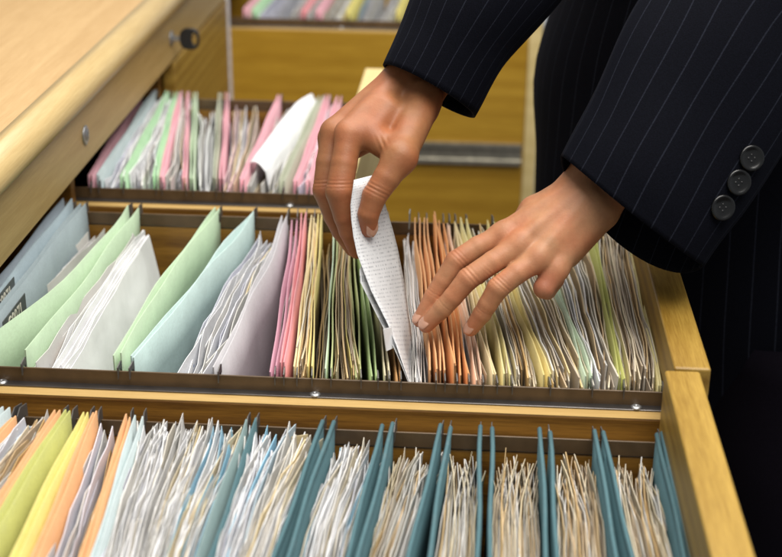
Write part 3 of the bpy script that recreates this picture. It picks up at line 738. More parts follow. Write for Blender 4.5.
# ------------------------------------------------------------------ third drawer
Ynt, Yft, Dt = ROWS['third']
def XT(pn, pf): return (solve_x(pn, Ynt, 0.004), solve_x(pf, Yft, 0.004))
GT = 'folders in the drawer with pink and pale green folders'
GTP = 'paper sheaves in the drawer with pink and pale green folders'
tf = lambda *a, **k: folder('third', *a, GT, **{**dict(ztop=0.012), **k})
tf('rose folder next to the cabinet edge', 'rose', [XT(88, 140), XT(91, 143)])
tf('ice blue folder between the rose folder and the bright green folder', 'ice', [XT(96, 155), XT(99, 158)])
tf('bright green folder between two sheaves of white papers', 'green', [XT(120, 168), XT(123.5, 171)])
tf('green folder pressed against the pink folder beside white papers', 'green', [XT(152, 175), XT(156, 178)])
tf('pink folder pressed against the green folder', 'rose', [XT(159.5, 180), XT(162, 183)])
tf('pink folder pressed against the pale green folder', 'rose', [XT(183, 188), XT(186, 190)])
tf('pale green folder left of the upright white papers', 'palegreen', [XT(190, 194.5), XT(193, 197.5)])
tf('grey green folder pressed against a pink folder beside pale papers', 'greygreen', [XT(213, 219), XT(216, 222)])
tf('pink folder with the grey green folder on its left', 'rose', [XT(220, 226.5), XT(223, 229)])
tf('pink folder leaning under the draped white sheet', 'rose', [XT(239, 279), XT(243, 282)])
tf('grey green folder right of the draped white sheet', 'greygreen', [XT(278, 320), XT(283, 324)])
tf('pink folder beside the right hand, left of its pale papers', 'rose', [XT(293, 327), XT(297, 331)])
tf('pink folder half behind the right hand fingers', 'rose', [XT(305, 338), XT(309, 342)])
tf('pale green folder behind the right hand knuckles', 'palegreen', [XT(332, 358), XT(336, 360)], ztop=0.004)
tb = lambda *a, **k: bundle('third', *a, GTP, **{**dict(ztop=(-0.004, 0.009), ragged=0.012, curl=0.008, th=(0.0005, 0.0012)), **k})
def XTR(a, b, c, d): return (solve_x(a, Ynt, 0), solve_x(b, Ynt, 0)), (solve_x(c, Yft, 0), solve_x(d, Yft, 0))
WB = ['plain', 'white', 'plain', 'lilac', 'plain', 'form']
tb('white papers inside the ice blue folder', *XTR(100, 119, 159, 167), 12, WB)
tb('white papers between the two green folders', *XTR(125, 151, 172, 175), 13, WB)
tb('grey papers between two pink folders beside the green one', *XTR(164, 182, 184, 188), 10, ['grey', 'white', 'tan', 'lilac'])
tb('upright white papers between the pale green and grey green folders', *XTR(195, 212, 199, 218), 10, WB, ztop=(-0.03, -0.006))
tb('pale lilac papers between two pink folders', *XTR(225, 238, 231, 262), 14, ['lilac', 'white', 'plain', 'pinkish', 'cream'], ztop=(-0.02, 0.0))
tb('old papers under the draped white sheet', *XTR(245, 277, 284, 318), 14, ['old', 'grey', 'white', 'olive', 'white'], ztop=(-0.02, 0.004))
tb('pale papers between the last two pink folders', *XTR(298, 304, 331, 337), 5, ['lilac', 'white', 'pinkish'])
tb('pale papers behind the right hand fingers', *XTR(311, 331, 343, 357), 8, WB, ztop=(-0.03, -0.01))
# draped white sheet
dl = [(309, 97, 1.80), (296, 104, 1.74), (275, 128, 1.62), (249, 161, 1.50)]
dr = [(315, 99, 1.80), (311, 107, 1.76), (294, 137, 1.63), (266, 171, 1.49)]
v = []; uv = []; f = []; n, nu = 14, 8
def ip(pl, t):
    t *= len(pl) - 1; i = min(int(t), len(pl) - 2); q = t - i
    return on_y(*pl[i]) * (1 - q) + on_y(*pl[i + 1]) * q
for j in range(n + 1):
    t = j / n; a, b = ip(dl, t), ip(dr, t)
    for i in range(nu + 1):
        s = i / nu; p = a * (1 - s) + b * s
        p = p + np.array([0, 0, 0.006 * math.sin(math.pi * s) + 0.002 * math.sin(5 * t)])
        v.append(p); uv.append((t, 0.2 + 0.8 * s))
# hanging flap on the right
base = len(v)
for j in range(n + 1):
    t = j / n; b = ip(dr, t)
    for k in range(1, 4): 
        v.append(b + np.array([0.004 * k + 0.002 * math.sin(4 * t + k), 0.001 * k, -0.02 * k * (0.3 + 0.7 * t)])); uv.append((t, 1.0))
w = nu + 1
for j in range(n):
    for i in range(nu): f.append((j * w + i, (j + 1) * w + i, (j + 1) * w + i + 1, j * w + i + 1))
    a = [j * w + nu] + [base + j * 3 + k for k in range(3)]; b = [(j + 1) * w + nu] + [base + (j + 1) * 3 + k for k in range(3)]
    for k in range(3): f.append((a[k], b[k], b[k + 1], a[k + 1]))
o = build('paper_sheet', v, f, PAPER['plain'], None, uvs=uv, smooth=True)
sd = o.modifiers.new('thickness', 'SOLIDIFY'); sd.thickness = 0.0004
props(o, 'white sheet folded over the top of the leaning pink folder', 'paper sheet')

# ------------------------------------------------------------------ far drawer
Yna, Yfa, Da = ROWS['far']
GA = 'files in the drawer with the steel runner'
def XA(p0, p1): 
    a = (solve_x(p0, Yna, 0), solve_x(p1, Yna, 0)); return a, (a[0] + 0.012, a[1] + 0.012)
fa = lambda lab, p0, p1, n, kinds, **k: bundle('far', lab, *XA(p0, p1), n, kinds, GA, **{**dict(ztop=(-0.01, 0.012), far_gap=(0.03, 0.06)), **k})
def fafold(lab, c, px, **k):
    x = solve_x(px, Yna, 0); folder('far', lab, c, [(x, x + 0.012), (x + 0.005, x + 0.017)], GA, **{**dict(ztop=0.014), **k})
fafold('pink folder, the one next to a green folder above the long wooden side', 'rose', 243)
fafold('green folder between pink folder and bluish white papers in the far drawer', 'green', 252)
fa('bluish white papers beside the green folder in the far drawer', 260, 278, 7, ['lilac', 'white', 'plain'])
fa('lilac white papers left of the paired pink folders in the far drawer', 284, 297, 6, ['lilac', 'grey', 'white'])
fafold('first of the paired pink folders in the far drawer', 'pink', 302)
fa('grey papers between the paired pink folders in the far drawer', 307, 314, 3, ['grey', 'white'])
fafold('second of the paired pink folders, beside cream papers in the far drawer', 'rose', 316)
fa('cream white papers beside the yellow folder in the far drawer', 322, 342, 8, ['cream', 'white', 'plain'])
fafold('yellow folder between cream and bluish papers in the far drawer', 'yellow', 346)
fa('bluish papers with a yellow folder on their left in the far drawer', 353, 368, 6, ['lilac', 'white', 'blue'])
fa('white papers near the sleeve in the far drawer', 376, 392, 6, ['white', 'lilac', 'plain'])
fafold('yellow folder near the sleeve in the far drawer', 'yellow', 396)
fa('white papers behind the sleeve in the far drawer', 402, 430, 9, ['white', 'cream', 'plain'])

# ------------------------------------------------------------------ person: hands, arms, suit
def skin_mat():
    m, nt, b = new_mat('skin')
    at = N(nt, 'ShaderNodeVertexColor'); at.layer_name = 'tone'
    tc = N(nt, 'ShaderNodeTexCoord')
    n1 = N(nt, 'ShaderNodeTexNoise'); n1.inputs['Scale'].default_value = 75; n1.inputs['Detail'].default_value = 9; n1.inputs['Roughness'].default_value = 0.7
    n2 = N(nt, 'ShaderNodeTexVoronoi'); n2.inputs['Scale'].default_value = 900
    n3 = N(nt, 'ShaderNodeTexNoise'); n3.inputs['Scale'].default_value = 260; n3.inputs['Detail'].default_value = 3
    for n in (n1, n2, n3): nt.links.new(tc.outputs['Object'], n.inputs['Vector'])
    r = ramp(nt, n1.outputs[0], [(0.3, (0.84, 0.78, 0.76)), (0.7, (1.08, 1.07, 1.06))])
    mx = N(nt, 'ShaderNodeMix', data_type='RGBA', blend_type='MULTIPLY'); mx.inputs[0].default_value = 1.0
    nt.links.new(at.outputs[0], mx.inputs[6]); nt.links.new(r.outputs[0], mx.inputs[7])
    n5 = N(nt, 'ShaderNodeTexNoise'); n5.inputs['Scale'].default_value = 30; n5.inputs['Detail'].default_value = 4
    nt.links.new(tc.outputs['Object'], n5.inputs['Vector'])
    r5 = ramp(nt, n5.outputs[0], [(0.36, (1.05, 0.88, 0.84)), (0.64, (0.98, 1.04, 1.05))])
    mx5 = N(nt, 'ShaderNodeMix', data_type='RGBA', blend_type='MULTIPLY'); mx5.inputs[0].default_value = 1.0
    nt.links.new(mx.outputs[2], mx5.inputs[6]); nt.links.new(r5.outputs[0], mx5.inputs[7])
    nt.links.new(mx5.outputs[2], b.inputs['Base Color'])
    b.inputs['Roughness'].default_value = 0.52; b.inputs['Specular IOR Level'].default_value = 0.38
    b.inputs['Subsurface Weight'].default_value = 0.12; b.inputs['Subsurface Radius'].default_value = (0.006, 0.0025, 0.0012); b.inputs['Subsurface Scale'].default_value = 0.6
    ad = N(nt, 'ShaderNodeMath', operation='ADD'); nt.links.new(n2.outputs['Distance'], ad.inputs[0]); nt.links.new(n3.outputs[0], ad.inputs[1])
    bp = N(nt, 'ShaderNodeBump'); bp.inputs['Strength'].default_value = 0.14; bp.inputs['Distance'].default_value = 0.0006
    nt.links.new(ad.outputs[0], bp.inputs['Height']); nt.links.new(bp.outputs[0], b.inputs['Normal'])
    return m
SKIN = skin_mat()
NAIL = plain_mat('nail', (0.53, 0.29, 0.20), 0.18)

def smin(a, b, k):
    h = np.clip(0.5 + 0.5 * (b - a) / k, 0, 1)
    return b + (a - b) * h - k * h * (1 - h)
def cone_sdf(P, a, b, ra, rb):
    ab = b - a; L2 = float(ab @ ab)
    t = np.clip(((P - a) @ ab) / L2, 0, 1)
    d = np.linalg.norm(P - (a + t[..., None] * ab), axis=-1)
    return d - (ra + (rb - ra) * t)

def surface_nets(F, org, h):
    nx, ny, nz = F.shape
    S = F < 0
    # cells containing the surface
    c = np.zeros((nx - 1, ny - 1, nz - 1), int)
    for dx in (0, 1):
        for dy in (0, 1):
            for dz in (0, 1): c += S[dx:nx - 1 + dx, dy:ny - 1 + dy, dz:nz - 1 + dz]
    act = (c > 0) & (c < 8)
    I = np.argwhere(act); vid = -np.ones(act.shape, int); vid[act] = np.arange(len(I))
    acc = np.zeros((len(I), 3)); cnt = np.zeros(len(I))
    corners = [(dx, dy, dz) for dx in (0, 1) for dy in (0, 1) for dz in (0, 1)]
    for a in range(8):
        for b in range(a + 1, 8):
            ca, cb = np.array(corners[a]), np.array(corners[b])
            if np.abs(ca - cb).sum() != 1: continue
            fa = F[tuple((I + ca).T)]; fb = F[tuple((I + cb).T)]
            m_ = (fa < 0) != (fb < 0)
            t = np.where(m_, fa / np.where(m_, fa - fb, 1), 0)
            p = ca + t[:, None] * (cb - ca)
            acc += p * m_[:, None]; cnt += m_
    V = org + h * (I + acc / cnt[:, None])
    faces = []
    for ax in range(3):
        u, w = (ax + 1) % 3, (ax + 2) % 3
        s0 = [slice(None)] * 3; s1 = [slice(None)] * 3
        s0[ax] = slice(0, -1); s1[ax] = slice(1, None)
        A, B = S[tuple(s0)], S[tuple(s1)]
        E = np.argwhere(A != B)
        ok = (E[:, u] > 0) & (E[:, w] > 0) & (E[:, u] < F.shape[u] - 1) & (E[:, w] < F.shape[w] - 1)
        E = E[ok]
        eu = np.zeros(3, int); eu[u] = 1; ew = np.zeros(3, int); ew[w] = 1
        q = [vid[tuple((E - a_).T)] for a_ in (eu + ew, ew, 0 * eu, eu)]
        Q = np.stack(q, 1)
        flip = ~A[tuple(E.T)]
        Q[flip] = Q[flip][:, ::-1]
        faces.append(Q)
    return V, np.concatenate(faces)

def make_hand(chains, palm, h=0.00085, kf=0.004, kp=0.0075, wrinkles=(), tones=(), tendons=(), base=(0.4, 0.2, 0.12)):
    """chains: fingers as lists of (point, radius); palm: list of (a, b, ra, rb) round cones"""
    allp = [p for ch in chains for p, r in ch] + [q for c in palm for q in c[:2]]
    lo = np.min(allp, axis=0) - 0.022; hi = np.max(allp, axis=0) + 0.022
    B = 8
    nb = np.ceil((hi - lo) / (h * B)).astype(int); n = nb * B
    def field(P):
        D = None
        for a, b, ra, rb in palm:
            d = cone_sdf(P, np.float32(a), np.float32(b), ra, rb)
            D = d if D is None else smin(D, d, kp)
        G = None
        for ch in chains:
            f_ = None
            for (a, ra), (b, rb) in zip(ch[:-1], ch[1:]):
                d = cone_sdf(P, np.float32(a), np.float32(b), ra, rb)
                f_ = d if f_ is None else smin(f_, d, 0.0012)
            G = f_ if G is None else smin(G, f_, 0.0016)
        D = smin(D, G, kp)
        for a, b, ra, rb in tendons: D = smin(D, cone_sdf(P, np.float32(a), np.float32(b), ra, rb), 0.005)
        for (c, axis, amp, per, width, rr) in wrinkles:   # skin folds across a joint
            ax_ = np.float32(axis / np.linalg.norm(axis))
            q = P - np.float32(c); s = q @ ax_
            r2 = (q ** 2).sum(-1)
            D = D + amp * np.exp(-(s / width) ** 2) * np.exp(-r2 / rr ** 2) * np.cos(2 * math.pi * s / per)
        return D
    bc = np.stack(np.meshgrid(*[np.arange(k) for k in nb], indexing='ij'), -1).reshape(-1, 3)
    Dc = field((lo + h * B * (bc + 0.5)).astype(np.float32))
    D = np.repeat(np.repeat(np.repeat(Dc.reshape(nb), B, 0), B, 1), B, 2).astype(np.float32)
    D = np.where(D > 0, 1.0, -1.0).astype(np.float32) * 0.01
    act = bc[np.abs(Dc) < h * B * 0.87 + 0.004]
    loc = np.stack(np.meshgrid(*[np.arange(B)] * 3, indexing='ij'), -1).reshape(-1, 3)
    for k in range(0, len(act), 800):
        I3 = (act[k:k + 800, None, :] * B + loc[None]).reshape(-1, 3)
        D[tuple(I3.T)] = field((lo + h * I3).astype(np.float32))
    V, Fq = surface_nets(D, lo, h)
    # pigment redder at joints and tips; some tones paint in highlights and shade
    colr = np.tile(np.array(base), (len(V), 1))
    for c, rr, tint, amt in tones:
        w_ = np.exp(-((V - c) ** 2).sum(1) / rr ** 2)[:, None] * amt
        colr = colr * (1 - w_) + np.array(tint) * w_
    return V, Fq, colr

def tube(rings, n=40, close=True, noise=None):
    """rings: list of (centre, U, V) ellipses"""
    v = []; uv = []
    L = 0
    for j, (c, U, Vv) in enumerate(rings):
        if j: L += np.linalg.norm(np.array(c) - np.array(rings[j - 1][0]))
        for i in range(n):
            a = 2 * math.pi * i / n
            p = np.array(c) + np.array(U) * math.cos(a) + np.array(Vv) * math.sin(a)
            if noise: p = p + noise(a, L, np.array(U) * math.cos(a) + np.array(Vv) * math.sin(a))
            v.append(p); uv.append((i / n, L))
    f = []
    for j in range(len(rings) - 1):
        for i in range(n):
            k = (i + 1) % n
            f.append((j * n + i, j * n + k, (j + 1) * n + k, (j + 1) * n + i))
    if close: f += [tuple(range(n))[::-1], tuple(range((len(rings) - 1) * n, len(rings) * n))]
    return v, f, uv
def spline_rings(keys, m=8):
    """Catmull-Rom through the key rings"""
    K = [np.concatenate([np.array(c), np.array(U), np.array(V)]) for c, U, V in keys]
    K = [2 * K[0] - K[1]] + K + [2 * K[-1] - K[-2]]
    out = []
    for i in range(1, len(K) - 2):
        for j in range(m):
            t = j / m
            a, b, c, d = K[i - 1:i + 3]
            out.append(0.5 * ((2 * b) + (-a + c) * t + (2 * a - 5 * b + 4 * c - d) * t * t + (-a + 3 * b - 3 * c + d) * t ** 3))
    out.append(K[-2])
    return [(o[:3], o[3:6], o[6:]) for o in out]

def J(px, py, zc): return at_depth(px, py, zc)
# ---- right hand, pinching the sheet from above: thumb on the near side, fingers behind
RH = dict(
    index=[(J(349, 136, 1.185), .0112), (J(344, 164, 1.181), .0112), (J(339, 192, 1.178), .0114), (J(345, 216, 1.186), .0098), (J(350, 231, 1.192), .0094), (J(357, 250, 1.202), .0076)],
    middle=[(J(334, 135, 1.207), .0114), (J(329, 163, 1.204), .0112), (J(326, 190, 1.204), .0114), (J(335, 216, 1.213), .0098), (J(342, 230, 1.220), .0094), (J(353, 248, 1.230), .0076)],
    ring=[(J(331, 140, 1.228), .0106), (J(327, 190, 1.230), .0104), (J(343, 226, 1.244), .0088), (J(354, 242, 1.252), .0074)],
    little=[(J(335, 144, 1.247), .0098), (J(333, 186, 1.252), .0092), (J(347, 215, 1.264), .008), (J(356, 230, 1.270), .0068)],
    thumb=[(J(400, 157, 1.166), .0140), (J(386.5, 178, 1.163), .0114), (J(374.5, 196, 1.163), .0104), (J(368.5, 214, 1.166), .0090), (J(368.5, 229, 1.172), .0072)])
RP = [(J(401, 84, 1.222), J(349, 132, 1.187), .0140, .0112), (J(396, 83, 1.232), J(335, 131, 1.209), .0150, .0114),
      (J(402, 90, 1.250), J(332, 136, 1.229), .0150, .0106), (J(410, 98, 1.262), J(336, 142, 1.248), .0140, .0098),
      (J(424, 98, 1.215), J(400, 158, 1.168), .0165, .0130), (J(416, 110, 1.222), J(400, 140, 1.200), .0190, .0150),
      (J(386, 112, 1.200), J(370, 133, 1.187), .0140, .0105), (J(400, 118, 1.24), J(350, 150, 1.235), .015, .010), (J(362, 133, 1.188), J(388, 148, 1.180), .0105, .0115),
      (J(402, 84, 1.232), J(440, 18, 1.236), .0175, .0195), (J(424, 95, 1.232), J(462, 30, 1.236), .0172, .0195)]
SK1 = (0.295, 0.122, 0.050); RED = (0.31, 0.100, 0.045); HIGHLIGHT = (0.40, 0.19, 0.095)
def wr(ch, i, amp=0.00035, per=0.0026, width=0.005, off=0.010):
    a, b = ch[i - 1][0], ch[i + 1][0]
    ax = b - a
    return (ch[i][0] + BACK * off * 0.6 + UP * off * 0.6, ax, amp, per, width, 0.012)
rw = [wr(RH['index'], 2, 0.00036, 0.0031, 0.0042), wr(RH['index'], 4, 0.00014, 0.0026, 0.003), wr(RH['thumb'], 2, 0.00046, 0.0033, 0.0052, 0.009), wr(RH['middle'], 2, 0.00034, 0.0030, 0.004),
      (J(384, 146, 1.172), RIGHT * 0.9 + UP * 0.35, 0.00034, 0.0046, 0.006, 0.011)]
rt = [(RH[k][2][0], 0.016, RED, 0.45) for k in ('index', 'middle', 'thumb')] + [(RH[k][-1][0], 0.014, RED, 0.55) for k in RH] + [(J(347, 127, 1.175), 0.010, HIGHLIGHT, 0.6), (J(372, 98, 1.20), 0.02, HIGHLIGHT, 0.35)]  # pale spots paint highlights onto the knuckle and back of the hand
Vr, Fr, Cr = make_hand(list(RH.values()), RP, wrinkles=rw, tones=rt, base=SK1)

# ---- left hand resting on the folder tops, back of the hand up, little finger curled
LH = dict(
    index=[(J(503, 236, 1.176), .0102), (J(478, 247, 1.174), .0092), (J(456, 261, 1.172), .0090), (J(443, 281, 1.174), .0080), (J(433, 297, 1.177), .0078), (J(420, 320, 1.180), .0064)],
    middle=[(J(519, 246, 1.165), .0106), (J(493, 262, 1.160), .0094), (J(468, 279, 1.158), .0093), (J(453, 297, 1.162), .0082), (J(443, 308, 1.166), .0080), (J(426, 325, 1.172), .0066)],
    ring=[(J(538, 259, 1.159), .0102), (J(517, 273, 1.154), .0092), (J(498, 288, 1.152), .0092), (J(488, 304, 1.157), .0080), (J(482, 314, 1.161), .0077), (J(471, 329, 1.168), .0062)],
    little=[(J(556, 270, 1.162), .0098), (J(544, 288, 1.160), .0088), (J(547, 290, 1.184), .0080), (J(556, 280, 1.195), .0072)],
    thumb=[(J(534, 212, 1.190), .0118), (J(512, 236, 1.200), .0105), (J(492, 258, 1.205), .0092), (J(478, 276, 1.206), .0076)])
LP = [(J(576, 190, 1.178), J(503, 235, 1.177), .0125, .0104), (J(582, 196, 1.172), J(519, 245, 1.166), .0125, .0107), (J(590, 203, 1.170), J(538, 258, 1.160), .0125, .0104),
      (J(598, 210, 1.172), J(555, 268, 1.163), .0125, .0100), (J(600, 214, 1.180), J(567, 254, 1.176), .0145, .0120), (J(578, 189, 1.188), J(535, 211, 1.190), .0150, .0122),
      (J(560, 225, 1.190), J(530, 245, 1.188), .014, .011),
      (J(579, 187, 1.184), J(625, 120, 1.185), .0170, .0185), (J(601, 206, 1.184), J(648, 140, 1.185), .0170, .0190)]
SK2 = (0.42, 0.205, 0.102); RED2 = (0.41, 0.155, 0.078); HIGHLIGHT2 = (0.52, 0.28, 0.155)
lw = [wr(LH[k], 2, am, pe, 0.0042) for k, am, pe in (('index', 0.00032, 0.0031), ('middle', 0.00042, 0.0034), ('ring', 0.00040, 0.0029))] + [wr(LH[k], 4, 0.00022, 0.0025, 0.0028, 0.007) for k in ('index', 'middle', 'ring')]
ln_ = BACK * 0.80 + UP * 0.55 - RIGHT * 0.15
lten = [(J(*a) + ln_ * (ra_), J(*b) + ln_ * rb_, .0030, .0024) for a, b, ra_, rb_ in (((507, 233, 1.177), (570, 193, 1.178), .0070, .0092), ((523, 243, 1.166), (578, 199, 1.172), .0074, .0098), ((541, 255, 1.160), (585, 206, 1.170), .0072, .0094))]
lten += [(J(*a) + ln_ * .0022, J(*a) + ln_ * .0023, .0086, .0086) for a in ((505, 235, 1.176), (521, 245, 1.165), (539, 258, 1.159))]
lt = [(LH[k][2][0] + UP * .006, 0.012, RED2, 0.55) for k in ('index', 'middle', 'ring')] + [(LH[k][-1][0], 0.013, RED2, 0.7) for k in LH] + [(LH[k][0][0] + UP * .008, 0.010, RED2, 0.35) for k in ('index', 'middle', 'ring')] + [(J(552, 215, 1.15), 0.02, HIGHLIGHT2, 0.4), (LH['little'][1][0], 0.016, (0.36, 0.14, 0.085), 0.8)]  # pale spot paints a highlight, dark red paints shade on the curled little finger
for k in ('index', 'middle', 'ring'): LH[k] = [(q, r * (1.0 if i == 0 else 1.0)) for i, (q, r) in enumerate(LH[k])]
Vl, Fl, Cl = make_hand(list(LH.values()), LP, wrinkles=lw, tones=lt, tendons=lten, base=SK2)

# arms and trunk under the clothes, joined with the hands into one body
def ell(c, rx, ry): return (c, (rx, 0, 0), (0, ry, 0))
SH_R = np.array([0.30, 1.66, 0.50]); SH_L = np.array([0.34, 1.36, 0.50])
def pxv(dx, dy, zc): return (RIGHT * dx - UP * dy) * zc / FPX
arm_r = spline_rings([(J(430, 56, 1.235), pxv(28, 15, 1.235), BACK * .017), (J(500, -70, 1.25), pxv(36, 18, 1.25), BACK * .03), (SH_R, (0.04, 0, 0.02), (0, 0.05, 0))], 4)
arm_l = spline_rings([(J(612, 163, 1.185), pxv(27, 20, 1.185), BACK * .017), (J(735, -40, 1.20), pxv(36, 24, 1.2), BACK * .03), (SH_L, (0.04, 0, 0.02), (0, 0.05, 0))], 4)
trunk = spline_rings([ell((0.34, 1.48, -0.25), .13, .15), ell((0.33, 1.49, 0.05), .125, .14), ell((0.33, 1.5, 0.35), .13, .17), ell((0.33, 1.5, 0.54), .09, .17), ell((0.31, 1.5, 0.60), .05, .06)], 4)
legs = []
for lx, ly in ((0.37, 1.30), (0.36, 1.60)):
    legs.append(spline_rings([ell((0.35, 1.40 if ly < 1.5 else 1.55, -0.2), .08, .08), ell((lx, ly, -0.45), .06, .06), ell((lx, ly, FLOOR + 0.02), .04, .04)], 4))
VV = [Vr, Vl]; FF = [Fr, Fl + len(Vr)]; CC = [Cr, Cl]
allf = [tuple(q) for q in Fr] + [tuple(q) for q in (Fl + len(Vr))]
off = len(Vr) + len(Vl)
for rg in [arm_r, arm_l, trunk] + legs:
    v, f, _ = tube(rg, 24)
    VV.append(np.array(v)); CC.append(np.tile(np.array(SK1), (len(v), 1)))
    allf += [tuple(i + off for i in q) for q in f]; off += len(v)
VV = np.concatenate(VV); CC = np.concatenate(CC)
person = empty('person', (0.36, 1.45, FLOOR), 'person in dark pinstripe suit reaching into the drawer with both hands', 'person')
body = build('body', VV, allf, SKIN, person, smooth=True)
ca = body.data.color_attributes.new('tone', 'FLOAT_COLOR', 'POINT')
ca.data.foreach_set('color', np.concatenate([CC, np.ones((len(CC), 1))], 1).astype(np.float32).ravel())
body['label'] = 'bare hands and arms of the person, one pinching a sheet'

def fingernail(tip, prev, nrm, w, l, lift, slide):
    """curved plate on the back of a fingertip"""
    ax = (tip - prev) / np.linalg.norm(tip - prev)
    nrm = nrm - ax * (nrm @ ax); nrm /= np.linalg.norm(nrm)
    sd = np.cross(ax, nrm)
    v = []; f = []; nu, nv_ = 8, 8
    for j in range(nv_ + 1):
        t = j / nv_ * 2 - 1
        ww = w * (1 - 0.28 * max(0, t) ** 3 - 0.22 * max(0, -t) ** 3) * math.sqrt(max(0.02, 1 - abs(t) ** 5 * 0.8))
        for i in range(nu + 1):
            s = i / nu * 2 - 1
            a = s * 0.95
            p = tip + ax * (slide + t * l) + sd * (ww * math.sin(a) / math.sin(0.95)) + nrm * (lift - w * 0.75 * (1 - math.cos(a)) - 0.0006 * t * t)
            v.append(p)
    k = nu + 1
    for j in range(nv_):
        for i in range(nu): f.append((j * k + i, j * k + i + 1, (j + 1) * k + i + 1, (j + 1) * k + i))
    o = build('fingernail', v, f, NAIL, body, smooth=True)
    sdm = o.modifiers.new('thickness', 'SOLIDIFY'); sdm.thickness = 0.0006; sdm.offset = -1
    return o
t = RH['thumb']; fingernail(t[-1][0], t[-2][0], BACK * 0.80 + RIGHT * 0.55, .0062, .0080, .0074, -0.003)
for k, nv in (('middle', UP * 0.55 + BACK * 0.8 - RIGHT * .15), ('ring', UP * 0.5 + BACK * 0.85 - RIGHT * 0.1), ('index', UP * 0.6 + BACK * 0.6 - RIGHT * 0.5)):
    t = LH[k]; r_ = t[-1][1]; fingernail(t[-1][0], t[-2][0], nv, r_ * 0.78, .0056, r_ + .0003, -0.0012)

# ---- suit
def suit_mat(name, stripes=26, base=(0.0022, 0.0025, 0.0048), stripe=(0.016, 0.018, 0.027), axis=0):
    m, nt, b = new_mat(name)
    uv = N(nt, 'ShaderNodeUVMap'); sep = N(nt, 'ShaderNodeSeparateXYZ'); nt.links.new(uv.outputs[0], sep.inputs[0])
    def mth(op, a, bb=None):
        n = N(nt, 'ShaderNodeMath', operation=op)
        for i, v in enumerate((a, bb)):
            if v is None: continue
            if isinstance(v, (int, float)): n.inputs[i].default_value = v
            else: nt.links.new(v, n.inputs[i])
        return n.outputs[0]
    fr = mth('FRACT', mth('MULTIPLY', sep.outputs[axis], stripes))
    ln = mth('LESS_THAN', mth('ABSOLUTE', mth('SUBTRACT', fr, 0.5)), 0.026)
    tc = N(nt, 'ShaderNodeTexCoord')
    nz = N(nt, 'ShaderNodeTexNoise'); nz.inputs['Scale'].default_value = 900; nz.inputs['Detail'].default_value = 2
    nt.links.new(tc.outputs['Object'], nz.inputs[0])
    n2 = N(nt, 'ShaderNodeTexNoise'); n2.inputs['Scale'].default_value = 9; n2.inputs['Detail'].default_value = 4
    nt.links.new(tc.outputs['Object'], n2.inputs[0])
    r = ramp(nt, nz.outputs[0], [(0.3, tuple(v * 0.7 for v in base)), (0.7, tuple(v * 1.35 for v in base))])
    mx = N(nt, 'ShaderNodeMix', data_type='RGBA'); nt.links.new(mth('MULTIPLY', ln, mth('MULTIPLY', nz.outputs[0], 1.5)), mx.inputs[0])
    nt.links.new(r.outputs[0], mx.inputs[6]); mx.inputs[7].default_value = (*stripe, 1)
    nt.links.new(mx.outputs[2], b.inputs['Base Color'])
    b.inputs['Roughness'].default_value = 0.85; b.inputs['Specular IOR Level'].default_value = 0.06
    b.inputs['Sheen Weight'].default_value = 0.008; b.inputs['Sheen Tint'].default_value = (0.5, 0.6, 1.0, 1)
    ad = mth('ADD', mth('MULTIPLY', nz.outputs[0], 0.12), n2.outputs[0])
    bp = N(nt, 'ShaderNodeBump'); bp.inputs['Strength'].default_value = 0.35; bp.inputs['Distance'].default_value = 0.004
    nt.links.new(ad, bp.inputs['Height']); nt.links.new(bp.outputs[0], b.inputs['Normal'])
    return m
SUIT = suit_mat('suit_sleeve', 24); SUITB = suit_mat('suit_body', 64); TROUS = suit_mat('trousers', 1, (0.0028, 0.0020, 0.0042), (0.003, 0.0022, 0.0045))
def folds(seed, amp):
    r = random.Random(seed); ph = [r.uniform(0, 6.28) for _ in range(4)]
    def fn(a, L, rv):
        d = rv / (np.linalg.norm(rv) + 1e-9)
        k = min(1, L / 0.05)
        return d * amp * k * (math.sin(18 * L + 2 * a + ph[0]) + 0.6 * math.sin(37 * L - 3 * a + ph[1]) + 0.4 * math.sin(5 * a + ph[2]))
    return fn
def sleeve(name, keys, seed, label, droop=(0, 0)):
    rg = spline_rings(keys, 8)
    c0, U0, V0 = rg[0]
    ax = rg[1][0] - rg[0][0]; ax = ax / np.linalg.norm(ax)
    fo = folds(seed, 0.0024)
    def nz(a, L, rv):
        sa = math.sin(a); k = max(0.0, 1 - L / 0.10) ** 1.5
        return fo(a, L, rv) - UP * (droop[0] if sa > 0 else droop[1]) * abs(sa) ** 1.3 * k
    v, f, uv = tube(rg, 72, close=False, noise=nz)
    o = build(name, v, f, SUIT, jacket, uvs=uv, smooth=True)
    # seam fix: u runs 0..1, last face wraps
    lay = o.data.uv_layers[0].data
    for p in o.data.polygons:
        us = [lay[l].uv[0] for l in p.loop_indices]
        if max(us) - min(us) > 0.5:
            for l in p.loop_indices:
                if lay[l].uv[0] < 0.5: lay[l].uv[0] += 1.0
    sd = o.modifiers.new('cloth', 'SOLIDIFY'); sd.thickness = 0.0022; sd.offset = -1
    o['label'] = label
    return o
jacket = empty('jacket', (0.33, 1.5, -0.2)); jacket.parent = person
jacket.location = Vector((0.33, 1.5, -0.2)) - person.location
jv, jf, juv = tube(spline_rings([ell((0.331, 1.50, -0.24), .262, .215), ell((0.320, 1.505, -0.05), .252, .20), ell((0.315, 1.51, 0.14), .247, .20), ell((0.331, 1.51, 0.34), .225, .225), ell((0.335, 1.5, 0.52), .15, .22), ell((0.33, 1.5, 0.60), .08, .10)], 8), 72, noise=folds(3, 0.004))
jb = build('jacket_front', jv, jf, SUITB, jacket, uvs=juv, smooth=True)
